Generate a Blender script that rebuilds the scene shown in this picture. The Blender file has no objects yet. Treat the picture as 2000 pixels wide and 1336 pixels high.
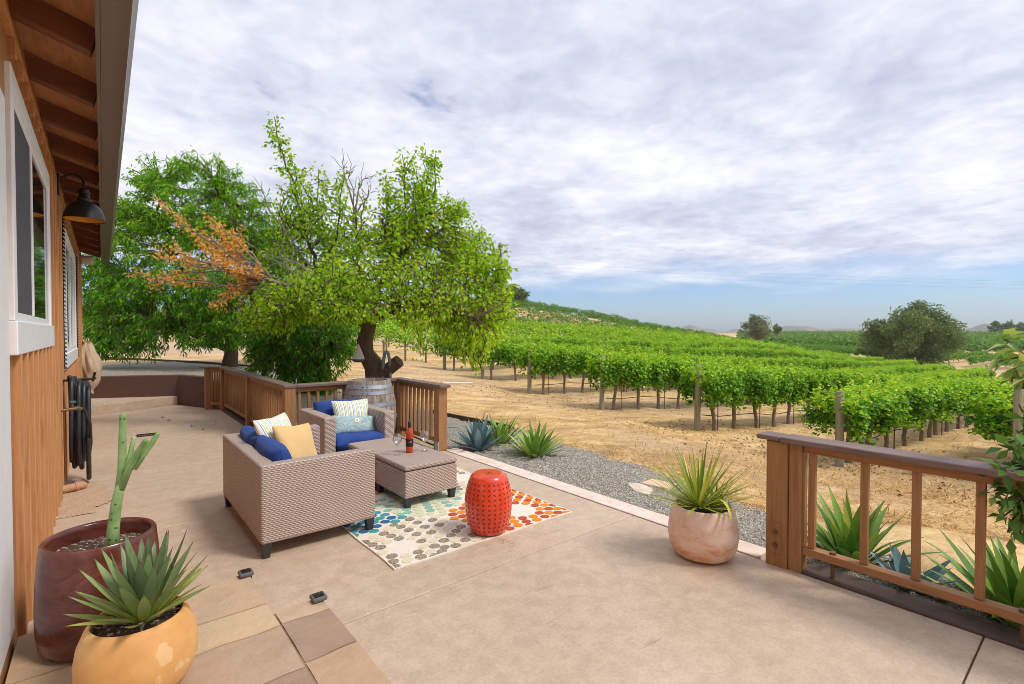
import bpy, bmesh, math, random
import numpy as np
from mathutils import Vector, Matrix
random.seed(7)
RNG = np.random.default_rng(11)
R = math.radians
scene = bpy.context.scene
COL = scene.collection

# ------------------------------------------------------------------ camera geometry (metres; +Y along the house, +X away from it)
FPX, HC, YAW, PIT = 976.0, 1.6, R(39.3), R(1.06)
Fv = np.array([math.sin(YAW)*math.cos(PIT), math.cos(YAW)*math.cos(PIT), -math.sin(PIT)])
Rv = np.array([math.cos(YAW), -math.sin(YAW), 0.0])
Uv = np.cross(Rv, Fv)
C0 = np.array([0, 0, HC])
def at(u, v, d):                      # a point d metres deep, where the sight line through photo pixel u, v passes
    return C0 + (Fv + Rv*(u-1000)/FPX - Uv*(v-668)/FPX)*d

# ------------------------------------------------------------------ terrain height
_cp = []
def cpt(u, d, v=None, z=None):
    p = at(u, 650, d)
    if z is None: z = HC - (v-650)*d/FPX
    _cp.append((p[0], p[1], z))
for a in [(200,14,None,.68),(200,20,690),(200,35,655),(200,60,625),(200,90,612),
          (450,13,None,.66),(450,17,None,.74),(450,26,672),(450,40,645),(450,60,616),(450,85,608),
          (700,12.5,None,.36),(700,17,None,.52),(700,30,672),(700,50,637),(700,80,610),
          (870,9.6,None,-.05),(870,13,None,.06),(870,17,738),(870,25,712),(870,40,657),(870,60,630),(870,80,602),
          (1025,8,None,-.1),(1025,12,None,-.22),(1025,16.6,767),(1025,25,714),(1025,40,664),(1025,60,634),(1025,78,601),(1025,105,None,4.6),
          (1178,7,None,-.1),(1178,13.7,None,-.5),(1178,25,None,-.45),(1178,40,676),(1178,60,648),(1178,78,625),(1178,105,None,1.6),
          (1364,6,None,-.1),(1364,11,None,-.55),(1364,25,None,-.9),(1364,40,694),(1364,60,676),(1364,80,661),(1364,105,None,-.8),
          (1500,5,None,-.1),(1500,25,None,-1.3),(1500,40,706),(1500,60,690),(1500,80,684),(1500,110,None,-1.6),(1500,180,None,-1.8),(1500,320,None,.8),
          (1633,8.2,None,-.6),(1633,5.5,None,-.25),(1633,25,None,-1.7),(1633,40,None,-1.75),(1633,52,None,-1.7),(1633,70,None,-1.6),(1633,120,None,-2.0),(1633,190,None,-1.9),(1633,320,None,1.0),
          (1850,4,None,-.08),(1850,7,None,-.5),(1850,14,None,-1.1),(1850,25,None,-1.8),(1850,41,None,-2.2),(1850,60,None,-2.75),(1850,80,None,-2.9),(1850,110,None,-2.9),(1850,160,None,-2.4),(1850,320,None,1.0),
          (2300,4,None,-.1),(2300,10,None,-.95),(2300,25,None,-2.0),(2300,60,None,-3.0),(2300,160,None,-2.4),(2300,320,None,1.0),
          (1100,320,None,2),(800,320,None,5),(450,320,None,6),(200,320,None,6),(1250,200,None,0),(900,150,None,6.5),(500,150,None,8),(200,150,None,8)]:
    cpt(*a)
for p in [(4,7.6,.0),(4,4,-.06),(4,1.2,-.07),(5.1,2.9,-.1),(2.4,8,.12),(2.4,10,.3),(2.3,12,.5),(1.4,13.6,.6),(-1,14.4,.62),(3.2,7.6,.05),(5,-1,-.1),(3,-4,-.1),(6.5,0,-.3)]:
    _cp.append(p)
_cp = np.array(_cp)
def _uv(x, y):
    az = np.degrees(np.arctan2(x, y)); r = np.hypot(x, y)
    return np.stack([np.clip(az, -20, 100)/28.0, np.log(np.clip(r, 3.0, 400.0))], -1)
def _phi(d): return d*d*np.log(d + 1e-9)
_A = _uv(_cp[:,0], _cp[:,1])
_K = _phi(np.linalg.norm(_A[:,None]-_A[None], axis=-1)) + np.eye(len(_A))*.004
_Pm = np.c_[np.ones(len(_A)), _A]
_S = np.linalg.solve(np.block([[_K, _Pm],[_Pm.T, np.zeros((3,3))]]), np.r_[_cp[:,2], 0,0,0])
def hgt(x, y):
    x = np.asarray(x, float); y = np.asarray(y, float); sh = x.shape
    q = _uv(x.ravel(), y.ravel()); out = np.empty(len(q))
    for i in range(0, len(q), 20000):
        s = q[i:i+20000]
        out[i:i+20000] = _phi(np.linalg.norm(s[:,None]-_A[None], axis=-1))@_S[:-3] + np.c_[np.ones(len(s)), s]@_S[-3:]
    r = np.hypot(x.ravel(), y.ravel())
    k = np.clip((r-380)/300, 0, 1)
    out = out*(1-k) - 14*k
    out += .025*np.sin(x.ravel()*1.3+y.ravel()*.7)*np.sin(y.ravel()*1.1-x.ravel()*.5)*np.clip((r-9)/6, 0, 1)
    return out.reshape(sh)
def h1(x, y): return float(hgt(np.array([x]), np.array([y]))[0])

# ------------------------------------------------------------------ colour and material helpers
def lin(r, g, b):
    f = lambda c: (c/255/12.92) if c/255 <= .04045 else ((c/255+.055)/1.055)**2.4
    return (f(r), f(g), f(b), 1)
class Mat:
    def __init__(s, name):
        s.m = bpy.data.materials.new(name); s.m.use_nodes = True
        s.t = s.m.node_tree; s.t.nodes.clear()
        s.out = s.n('ShaderNodeOutputMaterial')
    def n(s, t, **k):
        x = s.t.nodes.new(t)
        for a, b in k.items(): setattr(x, a, b)
        return x
    def l(s, a, b): s.t.links.new(a, b)
    def bsdf(s, col=None, rough=.6, **k):
        b = s.n('ShaderNodeBsdfPrincipled')
        b.inputs['Roughness'].default_value = rough
        if col is not None:
            if isinstance(col, tuple): b.inputs['Base Color'].default_value = col
            else: s.l(col, b.inputs['Base Color'])
        for a, v in k.items(): b.inputs[a.replace('_', ' ')].default_value = v
        s.l(b.outputs[0], s.out.inputs[0]); return b
    def coord(s, kind='Object', scale=(1,1,1)):
        c = s.n('ShaderNodeTexCoord'); m = s.n('ShaderNodeMapping'); m.inputs['Scale'].default_value = scale
        s.l(c.outputs[kind], m.inputs[0]); return m.outputs[0]
    def noise(s, co, scale=5, detail=4, rough=.55, dist=0):
        x = s.n('ShaderNodeTexNoise'); x.inputs['Scale'].default_value = scale; x.inputs['Detail'].default_value = detail
        x.inputs['Roughness'].default_value = rough; x.inputs['Distortion'].default_value = dist
        s.l(co, x.inputs['Vector']); return x.outputs['Fac']
    def ramp(s, fac, stops, interp='LINEAR'):
        x = s.n('ShaderNodeValToRGB'); e = x.color_ramp.elements; x.color_ramp.interpolation = interp
        while len(e) < len(stops): e.new(.5)
        for i, (p, c) in enumerate(stops):
            e[i].position = p; e[i].color = c if len(c) == 4 else (*c, 1)
        s.l(fac, x.inputs[0]); return x.outputs[0]
    def mix(s, fac, a, b, mode='MIX'):
        x = s.n('ShaderNodeMix', data_type='RGBA', blend_type=mode)
        for i, v in ((0, fac), (6, a), (7, b)):
            if isinstance(v, (int, float)): x.inputs[i].default_value = v
            elif isinstance(v, tuple): x.inputs[i].default_value = v
            else: s.l(v, x.inputs[i])
        return x.outputs[2]
    def math(s, op, a, b=0.0, c=None):
        x = s.n('ShaderNodeMath', operation=op)
        for i, v in enumerate((a, b) if c is None else (a, b, c)):
            if isinstance(v, (int, float)): x.inputs[i].default_value = v
            else: s.l(v, x.inputs[i])
        return x.outputs[0]
    def bump(s, b, hgt_, strength=.3, dist=.02):
        x = s.n('ShaderNodeBump'); x.inputs['Strength'].default_value = strength; x.inputs['Distance'].default_value = dist
        s.l(hgt_, x.inputs['Height']); s.l(x.outputs[0], b.inputs['Normal'])
    def attr(s, name):
        x = s.n('ShaderNodeAttribute'); x.attribute_name = name; return x
def sc(c, k): return (c[0]*k, c[1]*k, c[2]*k, 1)

def plain(name, col, rough=.5, var=.12, bumpk=.0, scale=20, **k):
    m = Mat(name); co = m.coord()
    f = m.noise(co, scale, 5)
    c = m.ramp(f, [(.25, sc(col, 1-var)), (.75, sc(col, 1+var))])
    b = m.bsdf(c, rough, **k)
    if bumpk: m.bump(b, f, bumpk, .01)
    return m.m
def wood(name, col, dark, axis=2, rough=.65, bumpk=.25, chips=0.0):
    m = Mat(name); s = [26, 26, 26]; s[axis] = 1.6
    co = m.coord('Object', tuple(s)); g = m.noise(co, 1.6, 7, .65, .6)
    big = m.noise(m.coord(), 1.3, 3)
    c = m.ramp(g, [(.28, dark), (.5, col), (.8, sc(col, 1.22))])
    c = m.mix(m.math('MULTIPLY', big, .5), c, sc(col, .72))
    if chips:
        k = m.ramp(m.noise(m.coord(), 14, 6, .7), [(.0, (0,0,0,1)), (.70, (0,0,0,1)), (.74, (1,1,1,1))])
        c = m.mix(m.math('MULTIPLY', k, chips), c, lin(190,180,165))
    b = m.bsdf(c, rough); m.bump(b, g, bumpk, .006); return m.m
def leafmat(name, stops, trans=.35, rough=.55, objvar=False):
    m = Mat(name); a = m.attr('rnd')
    c = m.ramp(a.outputs['Fac'], stops)
    if objvar:
        oi = m.n('ShaderNodeObjectInfo'); c = m.mix(1.0, c, m.ramp(oi.outputs['Random'], [(0, (.84,.90,.8,1)), (.5, (1,1,1,1)), (1, (1.1,1.04,1.0,1))]), 'MULTIPLY')
    d = m.n('ShaderNodeBsdfPrincipled'); d.inputs['Roughness'].default_value = rough; d.inputs['Specular IOR Level'].default_value = .28
    m.l(c, d.inputs['Base Color'])
    t = m.n('ShaderNodeBsdfTranslucent'); m.l(m.mix(1.0, c, (1.0, 1.0, .55, 1), 'MULTIPLY'), t.inputs[0])
    x = m.n('ShaderNodeMixShader'); x.inputs[0].default_value = trans
    m.l(d.outputs[0], x.inputs[1]); m.l(t.outputs[0], x.inputs[2]); m.l(x.outputs[0], m.out.inputs[0])
    return m.m
M = {}
# --- building and timber
def _wall():
    m = Mat('wall_paint'); co = m.coord()
    g = m.noise(m.coord('Object', (30,30,2)), 1.2, 6, .6)
    c = m.ramp(m.noise(co, 1.1, 5), [(.3, lin(166,112,66)), (.7, lin(192,138,88))])
    c = m.mix(m.math('MULTIPLY', g, .35), c, lin(142,92,52))
    b = m.bsdf(c, .6); m.bump(b, g, .25, .006); return m.m
M['wall'] = _wall()
M['batten'] = wood('batten_paint', lin(204,148,98), lin(170,114,68), 2)
M['rafter'] = wood('rafter_wood', lin(140,88,58), lin(92,54,34), 0)
def _soffit():
    m = Mat('soffit_ply'); g = m.noise(m.coord('Object', (5,1.2,5)), 3, 7, .62, .5)
    c = m.ramp(g, [(.3, lin(184,122,74)), (.6, lin(214,152,98)), (.8, lin(226,170,120))])
    b = m.bsdf(c, .7); m.bump(b, g, .2, .005); return m.m
M['soffit'] = _soffit()
M['trim'] = plain('white_paint', lin(236,237,240), .45, .05, .05, 12)
M['gutter'] = plain('gutter_metal', lin(112,95,86), .38, .06, .02, 90)
M['roof'] = plain('roof_shingle', lin(96,84,76), .85, .2, .3, 8)
M['rail'] = wood('rail_stain', lin(168,120,76), lin(124,84,50), 2, .6, .3, .15)
M['railx'] = wood('rail_stain_along_x', lin(168,120,76), lin(126,86,52), 0, .6, .3, .15)
M['raily'] = wood('rail_stain_along_y', lin(168,120,76), lin(126,86,52), 1, .6, .3, .15)
M['capx'] = wood('cap_stain_x', lin(128,106,98), lin(86,70,64), 0, .55, .4, .3)
M['capy'] = wood('cap_stain_y', lin(128,106,98), lin(86,70,64), 1, .55, .4, .3)
M['sleeper'] = wood('sleeper_wood', lin(92,74,66), lin(48,38,34), 1, .8, .5)
M['stucco'] = plain('dark_stucco', lin(94,68,58), .85, .14, .35, 30)
M['oldpost'] = wood('weathered_post', lin(150,142,120), lin(104,98,80), 2, .85, .6)
def _glass_dark():
    m = Mat('window_glass'); b = m.bsdf((.012,.014,.016,1), .04, Specular_IOR_Level=.8); return m.m
M['pane'] = _glass_dark()
M['screen'] = plain('insect_screen', lin(74,74,80), .8, .06, .0, 200)
M['shutter'] = wood('shutter_wood', lin(84,62,56), lin(54,38,34), 2)
M['black'] = plain('black_metal', lin(46,44,46), .42, .15, .03, 40, Metallic=.4)
M['gold'] = plain('gold_enamel', lin(220,160,50), .4, .08)
M['white'] = plain('white_plastic', lin(225,222,214), .4, .05)
M['brass'] = plain('brass', lin(130,108,84), .4, .2, .1, 30, Metallic=.7)
M['greenpl'] = plain('green_handle', lin(70,120,100), .5)
M['hose'] = plain('hose_rubber', lin(44,46,52), .42, .2, .08, 60)
M['clay'] = plain('clay_pipe', lin(186,140,108), .7, .1, .1)
M['canvas'] = plain('canvas_cloth', lin(196,172,146), .9, .1, .4, 9)
M['bolt'] = plain('bolt_metal', lin(120,92,70), .55, .2, .1, 60, Metallic=.5)
M['galv'] = plain('galvanised', lin(160,168,178), .45, .14, .06, 25, Metallic=.55)
# --- paving
def _patio():
    m = Mat('patio_concrete'); co = m.coord()
    a = m.noise(co, .55, 6, .6, .4); f = m.noise(co, 9, 8, .62, .3); fine = m.noise(co, 130, 3)
    c = m.ramp(a, [(.28, lin(178,155,133)), (.5, lin(194,171,148)), (.74, lin(209,188,166))])
    c = m.mix(.32, c, m.ramp(f, [(.40, lin(174,152,130)), (.60, lin(209,187,164))]))
    st = m.ramp(m.noise(m.coord('Object', (1.2,4,1)), 1.1, 8, .7, 1.6), [(.60, (0,0,0,1)), (.70, (1,1,1,1))])
    c = m.mix(m.math('MULTIPLY', st, .32), c, lin(160,130,108))
    vo = m.n('ShaderNodeTexVoronoi', feature='DISTANCE_TO_EDGE'); vo.inputs['Scale'].default_value = .8
    wob = m.n('ShaderNodeVectorMath', operation='ADD'); nz = m.n('ShaderNodeTexNoise'); nz.inputs['Scale'].default_value = 3; nz.inputs['Detail'].default_value = 6
    m.l(co, nz.inputs['Vector']); m.l(co, wob.inputs[0]); m.l(nz.outputs['Color'], wob.inputs[1]); m.l(wob.outputs[0], vo.inputs['Vector'])
    gate = m.ramp(m.noise(co, 1.4, 3), [(.60, (0,0,0,1)), (.66, (1,1,1,1))])
    cr = m.ramp(vo.outputs['Distance'], [(0, (1,1,1,1)), (.005, (0,0,0,1))])
    c = m.mix(m.math('MULTIPLY', m.math('MULTIPLY', cr, gate), .7), c, lin(116,88,72))
    sp = m.n('ShaderNodeTexVoronoi'); sp.inputs['Scale'].default_value = 2.3; m.l(co, sp.inputs['Vector'])
    c = m.mix(m.ramp(sp.outputs['Distance'], [(0, (.8,.8,.8,1)), (.022, (.8,.8,.8,1)), (.03, (0,0,0,1))]), c, m.mix(m.math('GREATER_THAN', f, .5), c, lin(232,222,212)))
    gr = m.noise(co, 48, 7, .8); c = m.mix(.6, c, m.ramp(gr, [(.38,(.80,.78,.76,1)), (.5,(1,1,1,1)), (.62,(1.12,1.11,1.1,1))]), 'MULTIPLY')
    mp = m.n('ShaderNodeMapping'); mp.inputs['Rotation'].default_value = (0,0,.5); mp.inputs['Scale'].default_value = (2.2,20,1); m.l(co, mp.inputs[0])
    sk = m.ramp(m.noise(mp.outputs[0], 1.0, 5, .6, .6), [(.67,(0,0,0,1)), (.70,(1,1,1,1))]); c = m.mix(m.math('MULTIPLY', sk, .38), c, lin(142,112,94))
    b = m.bsdf(c, .62)
    hh = m.math('ADD', m.math('MULTIPLY', f, .7), m.math('MULTIPLY', fine, .12)); m.bump(b, hh, .22, .012); return m.m
M['patio'] = _patio()
M['grout'] = plain('stone_grout', lin(150,124,102), .9)
M['joint'] = plain('joint_filler', lin(92,70,58), .9)
def _kerb():
    m = Mat('kerb_stone'); co = m.coord(); f = m.noise(co, 7, 7, .6)
    c = m.ramp(f, [(.3, lin(214,190,174)), (.7, lin(236,218,204))]); b = m.bsdf(c, .7); m.bump(b, f, .25, .01); return m.m
M['kerb'] = _kerb()
def _flag():
    m = Mat('flagstone'); co = m.coord(); a = m.attr('tint')
    f = m.noise(m.coord('Object', (1,1.3,1)), 4.0, 10, .68, .25); f2 = m.noise(co, 14, 8, .62)
    c = m.mix(.75, a.outputs['Color'], m.ramp(f, [(.25, (.74,.70,.66,1)), (.5, (.97,.96,.95,1)), (.75, (1.14,1.11,1.05,1))]), 'MULTIPLY')
    o = m.ramp(m.noise(co, 2.2, 7, .7, .4), [(.56, (0,0,0,1)), (.72, (1,1,1,1))])
    c = m.mix(m.math('MULTIPLY', o, .25), c, lin(186,132,82))
    b = m.bsdf(c, .55); m.bump(b, m.math('ADD', f, m.math('MULTIPLY', f2, .5)), .5, .02); return m.m
M['flag'] = _flag()
def _gravel():
    m = Mat('gravel_mat'); co = m.coord()
    v = m.n('ShaderNodeTexVoronoi'); v.inputs['Scale'].default_value = 75; m.l(co, v.inputs['Vector'])
    sx = m.n('ShaderNodeSeparateColor'); m.l(v.outputs['Color'], sx.inputs[0])
    c = m.ramp(sx.outputs[0], [(0, lin(116,110,100)), (.45, lin(160,153,142)), (.8, lin(186,178,164)), (1, lin(214,204,190))])
    c = m.mix(m.math('MULTIPLY', m.ramp(m.noise(co, 1.8, 5), [(.45,(0,0,0,1)),(.7,(1,1,1,1))]), .3), c, lin(150,128,100))
    b = m.bsdf(c, .85); m.bump(b, v.outputs['Distance'], .9, -.02); return m.m
M['gravel'] = _gravel()
M['pebble'] = leafmat('pebble_mat', [(0, lin(108,103,95)), (.5, lin(158,151,140)), (1, lin(210,201,186))], 0, .85)
M['strawleaf'] = leafmat('straw_blades', [(0, lin(150,112,62)), (.5, lin(196,154,92)), (1, lin(226,192,132))], .15, .8)
M['deadleaf'] = leafmat('dead_leaf', [(0, lin(132,86,56)), (.5, lin(172,118,74)), (1, lin(204,150,96))], .1, .8)
def _ground():
    m = Mat('dry_ground'); co = m.coord()
    big = m.noise(co, .16, 6, .6, .6); mid = m.noise(m.coord('Object', (.9,2.2,1)), .8, 9, .68, .7); fine = m.noise(co, 22, 7, .72)
    fib = m.noise(m.coord('Object', (16,60,1)), 1.0, 6, .7, 1.2)
    c = m.ramp(mid, [(.34, lin(174,140,96)), (.47, lin(213,177,120)), (.58, lin(235,202,144)), (.72, lin(245,222,178))])
    c = m.mix(m.ramp(big, [(.42,(0,0,0,1)), (.6,(.75,.75,.75,1))]), c, m.ramp(mid, [(.3, lin(176,150,120)), (.7, lin(216,190,158))]))
    c = m.mix(.55, c, m.ramp(fine, [(.3, (.55,.5,.44,1)), (.5, (.95,.95,.95,1)), (.72, (1.2,1.16,1.05,1))]), 'MULTIPLY')
    c = m.mix(.35, c, m.ramp(fib, [(.35, (.62,.56,.48,1)), (.65, (1.15,1.1,1,1))]), 'MULTIPLY')
    d = m.ramp(m.noise(co, .55, 7, .72, .8), [(.60,(0,0,0,1)), (.68,(1,1,1,1))])
    c = m.mix(m.math('MULTIPLY', d, .55), c, lin(150,118,90))
    # bare vehicle track along the slope behind the trees
    s = m.n('ShaderNodeSeparateXYZ'); m.l(co, s.inputs[0])
    ln = m.math('ADD', s.outputs[1], m.math('MULTIPLY', s.outputs[0], .75))
    w = m.math('ABSOLUTE', m.math('SUBTRACT', m.math('ADD', ln, m.math('MULTIPLY', m.noise(co, .35, 3), 3)), m.math('MULTIPLY_ADD', m.math('MAXIMUM', m.math('SUBTRACT', s.outputs[0], 6), 0), 2.5, 30.5)))
    c = m.mix(m.ramp(m.math('MULTIPLY', w, .2), [(.55,(.8,.8,.8,1)), (.95,(0,0,0,1))]), c, m.ramp(fine, [(.3, lin(168,142,122)), (.7, lin(208,182,160))]))
    b = m.bsdf(c, .9); m.bump(b, m.math('ADD', m.math('MULTIPLY', mid, 1.6), m.math('ADD', m.math('MULTIPLY', fine, .5), m.math('MULTIPLY', fib, .4))), .6, .06); return m.m
M['ground'] = _ground()
def _soil():
    m = Mat('potting_soil'); co = m.coord(); f = m.noise(co, 46, 6, .7)
    v = m.n('ShaderNodeTexVoronoi'); v.inputs['Scale'].default_value = 95; m.l(co, v.inputs['Vector'])
    sx = m.n('ShaderNodeSeparateColor'); m.l(v.outputs['Color'], sx.inputs[0])
    c = m.ramp(f, [(.3, lin(62,44,34)), (.7, lin(118,90,68))])
    c = m.mix(m.math('GREATER_THAN', sx.outputs[0], .86), c, lin(206,196,180)); b = m.bsdf(c, .9); m.bump(b, f, .8, .02); return m.m
M['soil'] = _soil()
M['dirt'] = plain('bare_dirt', lin(190,162,134), .95, .22, .8, 55)
# --- furniture
def _wicker():
    m = Mat('wicker_weave'); co = m.coord('UV'); s = m.n('ShaderNodeSeparateXYZ'); m.l(co, s.inputs[0])
    v = m.math('DIVIDE', s.outputs[1], .0140); u = m.math('DIVIDE', s.outputs[0], .031)
    row = m.math('FLOOR', v); fv = m.math('ABSOLUTE', m.math('SINE', m.math('MULTIPLY', v, math.pi)))
    ph = m.math('ADD', m.math('MULTIPLY', u, 2*math.pi), m.math('MULTIPLY', row, math.pi))
    wave = m.math('MULTIPLY_ADD', m.math('SINE', ph), .5, .5)
    strand = m.math('POWER', fv, .55)
    hh = m.math('MULTIPLY', strand, m.math('MULTIPLY_ADD', m.math('POWER', wave, .6), .6, .4))
    c = m.ramp(hh, [(.0, lin(96,80,71)), (.32, lin(146,126,115)), (.62, lin(183,162,151)), (1, lin(211,192,181))])  # shade between strands painted in: gaps coloured darker, crests lighter
    c = m.mix(.5, c, m.ramp(m.noise(m.coord(), 5, 4), [(.3,(.88,.86,.84,1)), (.7,(1.05,1.05,1.05,1))]), 'MULTIPLY')
    b = m.bsdf(c, .5); m.bump(b, hh, .7, .007); return m.m
M['wicker'] = _wicker()
def fabric(name, col, var=.12):
    m = Mat(name); co = m.coord(); w = m.noise(m.coord('UV', (1,1,1)), 420, 2); f = m.noise(co, 6, 4)
    c = m.ramp(f, [(.3, sc(col, 1-var)), (.7, sc(col, 1+var))]); c = m.mix(.3, c, m.ramp(w, [(.3,(.6,.6,.6,1)), (.7,(1.2,1.2,1.2,1))]), 'MULTIPLY')
    b = m.bsdf(c, .85, Sheen_Weight=.04); m.bump(b, m.math('ADD', m.math('MULTIPLY', f, 1.5), m.math('MULTIPLY', w, .1)), .35, .02); return m.m
M['navy'] = fabric('navy_fabric', lin(26,66,140), .2)
M['tan'] = fabric('tan_fabric', lin(222,184,126), .08)
def _stripes():
    m = Mat('striped_fabric'); s = m.n('ShaderNodeSeparateXYZ'); m.l(m.coord('UV'), s.inputs[0])
    fr = m.math('FRACT', m.math('MULTIPLY', s.outputs[0], 4.6))
    W, B, G, D, Y = lin(236,234,218), lin(120,158,190), lin(178,196,150), lin(86,110,140), lin(226,222,150)
    c = m.ramp(fr, [(0,W),(.16,B),(.24,W),(.34,D),(.38,W),(.50,Y),(.60,G),(.68,W),(.78,B),(.84,W),(.92,D),(.95,W)], 'CONSTANT')
    f = m.noise(m.coord(), 7, 4); b = m.bsdf(c, .85); m.bump(b, f, .35, .03); return m.m
M['stripe'] = _stripes()
def _paisley():
    m = Mat('paisley_fabric'); co = m.coord('UV', (1.6,1,1))
    v = m.n('ShaderNodeTexVoronoi', feature='DISTANCE_TO_EDGE'); v.inputs['Scale'].default_value = 7; m.l(co, v.inputs['Vector'])
    wv = m.n('ShaderNodeTexWave', wave_type='RINGS'); wv.inputs['Scale'].default_value = 5; wv.inputs['Distortion'].default_value = 9; wv.inputs['Detail'].default_value = 4; m.l(co, wv.inputs['Vector'])
    c = m.ramp(wv.outputs['Fac'], [(0, lin(108,150,172)), (.35, lin(170,196,200)), (.6, lin(226,230,222)), (.8, lin(196,200,150)), (1, lin(130,168,188))])
    c = m.mix(m.ramp(v.outputs['Distance'], [(0,(1,1,1,1)),(.05,(0,0,0,1))]), c, lin(92,130,150))
    ds = m.n('ShaderNodeVectorMath', operation='DISTANCE'); m.l(m.coord('UV', (2,1,1)), ds.inputs[0]); ds.inputs[1].default_value = (1.08,.66,0)
    c = m.mix(m.math('LESS_THAN', ds.outputs['Value'], .12), c, lin(240,214,190)); c = m.mix(m.math('LESS_THAN', ds.outputs['Value'], .045), c, lin(238,150,60))
    b = m.bsdf(c, .85); m.bump(b, m.noise(m.coord(), 7, 4), .35, .03); return m.m
M['paisley'] = _paisley()
M['leg'] = plain('black_leg', lin(48,48,54), .4, .1)
M['rug'] = plain('rug_wool', lin(226,216,202), .95, .07, .4, 60)
def _dotmat(n, c, speck=None):
    m = Mat(n); f = m.noise(m.coord(), 120, 3, .7)
    c = m.ramp(f, [(.42, sc(c, .82) if speck is None else speck), (.56, c)]); b = m.bsdf(c, .95); m.bump(b, f, .5, .01); return m.m
DOTS = [('rug_brown', lin(98,82,66), lin(196,182,160)), ('rug_cream', lin(226,214,186), None), ('rug_mint', lin(148,192,170), None), ('rug_pale', lin(214,218,182), None),
        ('rug_teal', lin(70,156,160), None), ('rug_blue', lin(46,104,146), None), ('rug_red', lin(190,84,48), None), ('rug_orange', lin(238,140,34), None), ('rug_white', lin(232,226,216), None)]
M['dots'] = [_dotmat(*d) for d in DOTS]
def _ceramic():
    m = Mat('orange_ceramic'); f = m.noise(m.coord('Object', (1,1,.35)), 7, 5)
    c = m.ramp(f, [(.3, lin(206,48,14)), (.6, lin(226,66,22)), (.8, lin(232,88,36))])
    b = m.bsdf(c, .3, Coat_Weight=.6, Coat_Roughness=.1); m.bump(b, m.noise(m.coord(), 14, 3), .06, .01); return m.m
M['ceramic'] = _ceramic()
M['hole'] = plain('painted_hole_shade', lin(116,20,8), .8)  # dark red that paints the shade inside the stool's holes
def _maroon():
    m = Mat('maroon_glaze'); f = m.noise(m.coord('Object', (1,1,2.2)), 4, 7, .65, .8); g = m.noise(m.coord(), 60, 4)
    c = m.ramp(f, [(.36, lin(76,30,22)), (.5, lin(100,46,36)), (.62, lin(116,62,52)), (.8, lin(140,94,86))])
    c = m.mix(.3, c, m.ramp(g, [(.3,(.7,.7,.7,1)), (.7,(1.15,1.15,1.15,1))]), 'MULTIPLY')
    b = m.bsdf(c, .26, Coat_Weight=.35, Coat_Roughness=.15); m.bump(b, f, .2, .012); return m.m
M['maroon'] = _maroon()
def _yterra():
    m = Mat('yellow_terracotta'); co = m.coord(); f = m.noise(co, 5, 6, .6); st = m.noise(m.coord('Object', (1,1,6)), 7, 4)
    c = m.ramp(f, [(.3, lin(208,150,84)), (.55, lin(222,170,104)), (.8, lin(232,190,132))])
    c = m.mix(m.math('MULTIPLY', st, .25), c, lin(200,136,76))
    k = m.ramp(m.noise(m.coord('Object', (1,1,.7)), 6.5, 3, .5), [(.63,(0,0,0,1)), (.645,(1,1,1,1))])
    c = m.mix(m.math('MULTIPLY', k, .42), c, lin(238,212,168)); b = m.bsdf(c, .6); m.bump(b, f, .15, .01); return m.m
M['yterra'] = _yterra()
def _terra():
    m = Mat('pale_terracotta'); co = m.coord(); f = m.noise(m.coord('Object', (1,1,2)), 5, 7, .65, .5)
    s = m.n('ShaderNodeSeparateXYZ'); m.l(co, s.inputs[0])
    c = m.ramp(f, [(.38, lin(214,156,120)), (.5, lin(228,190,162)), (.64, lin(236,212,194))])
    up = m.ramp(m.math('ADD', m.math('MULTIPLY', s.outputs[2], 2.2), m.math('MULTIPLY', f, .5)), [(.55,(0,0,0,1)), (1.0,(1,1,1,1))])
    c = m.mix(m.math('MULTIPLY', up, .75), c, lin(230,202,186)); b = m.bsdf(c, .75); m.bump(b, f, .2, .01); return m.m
M['terra'] = _terra()
def _barrel():
    m = Mat('barrel_oak'); g = m.noise(m.coord('Object', (14,14,1.4)), 2.2, 7, .68, .4)
    c = m.ramp(g, [(.26, lin(96,86,80)), (.5, lin(152,140,130)), (.78, lin(188,176,164))]); a = m.attr('rnd')
    c = m.mix(.6, c, m.ramp(a.outputs['Fac'], [(0,(.7,.68,.66,1)), (1,(1.15,1.12,1.08,1))]), 'MULTIPLY')
    b = m.bsdf(c, .8); m.bump(b, g, .5, .01); return m.m
M['barrel'] = _barrel()
def _glass(name, col, rough=.0, absorb=None):
    m = Mat(name); b = m.n('ShaderNodeBsdfGlass'); b.inputs['Color'].default_value = col; b.inputs['Roughness'].default_value = rough; b.inputs['IOR'].default_value = 1.45
    m.l(b.outputs[0], m.out.inputs[0]); return m.m
def _thin(name):
    m = Mat(name); t = m.n('ShaderNodeBsdfTransparent'); t.inputs[0].default_value = (.97,.97,.97,1)
    g = m.n('ShaderNodeBsdfGlossy'); g.inputs['Roughness'].default_value = .03
    f = m.n('ShaderNodeLayerWeight'); f.inputs[0].default_value = .5
    x = m.n('ShaderNodeMixShader'); m.l(m.math('MULTIPLY_ADD', m.math('POWER', f.outputs['Facing'], 1.8), .8, .12), x.inputs[0]); m.l(t.outputs[0], x.inputs[1]); m.l(g.outputs[0], x.inputs[2]); m.l(x.outputs[0], m.out.inputs[0]); return m.m
M['glass'] = _thin('clear_glass')
def _rose():
    m = Mat('rose_wine'); b = m.bsdf(lin(236,84,40), .05, Transmission_Weight=.55, Coat_Weight=.7, IOR=1.33); return m.m
M['rose'] = _rose()
M['label'] = plain('black_label', lin(34,28,30), .6, .1)
M['foil'] = plain('black_foil', lin(30,28,30), .3, .1)
M['pink'] = plain('pink_ink', lin(240,150,150), .6, .05)
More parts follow.
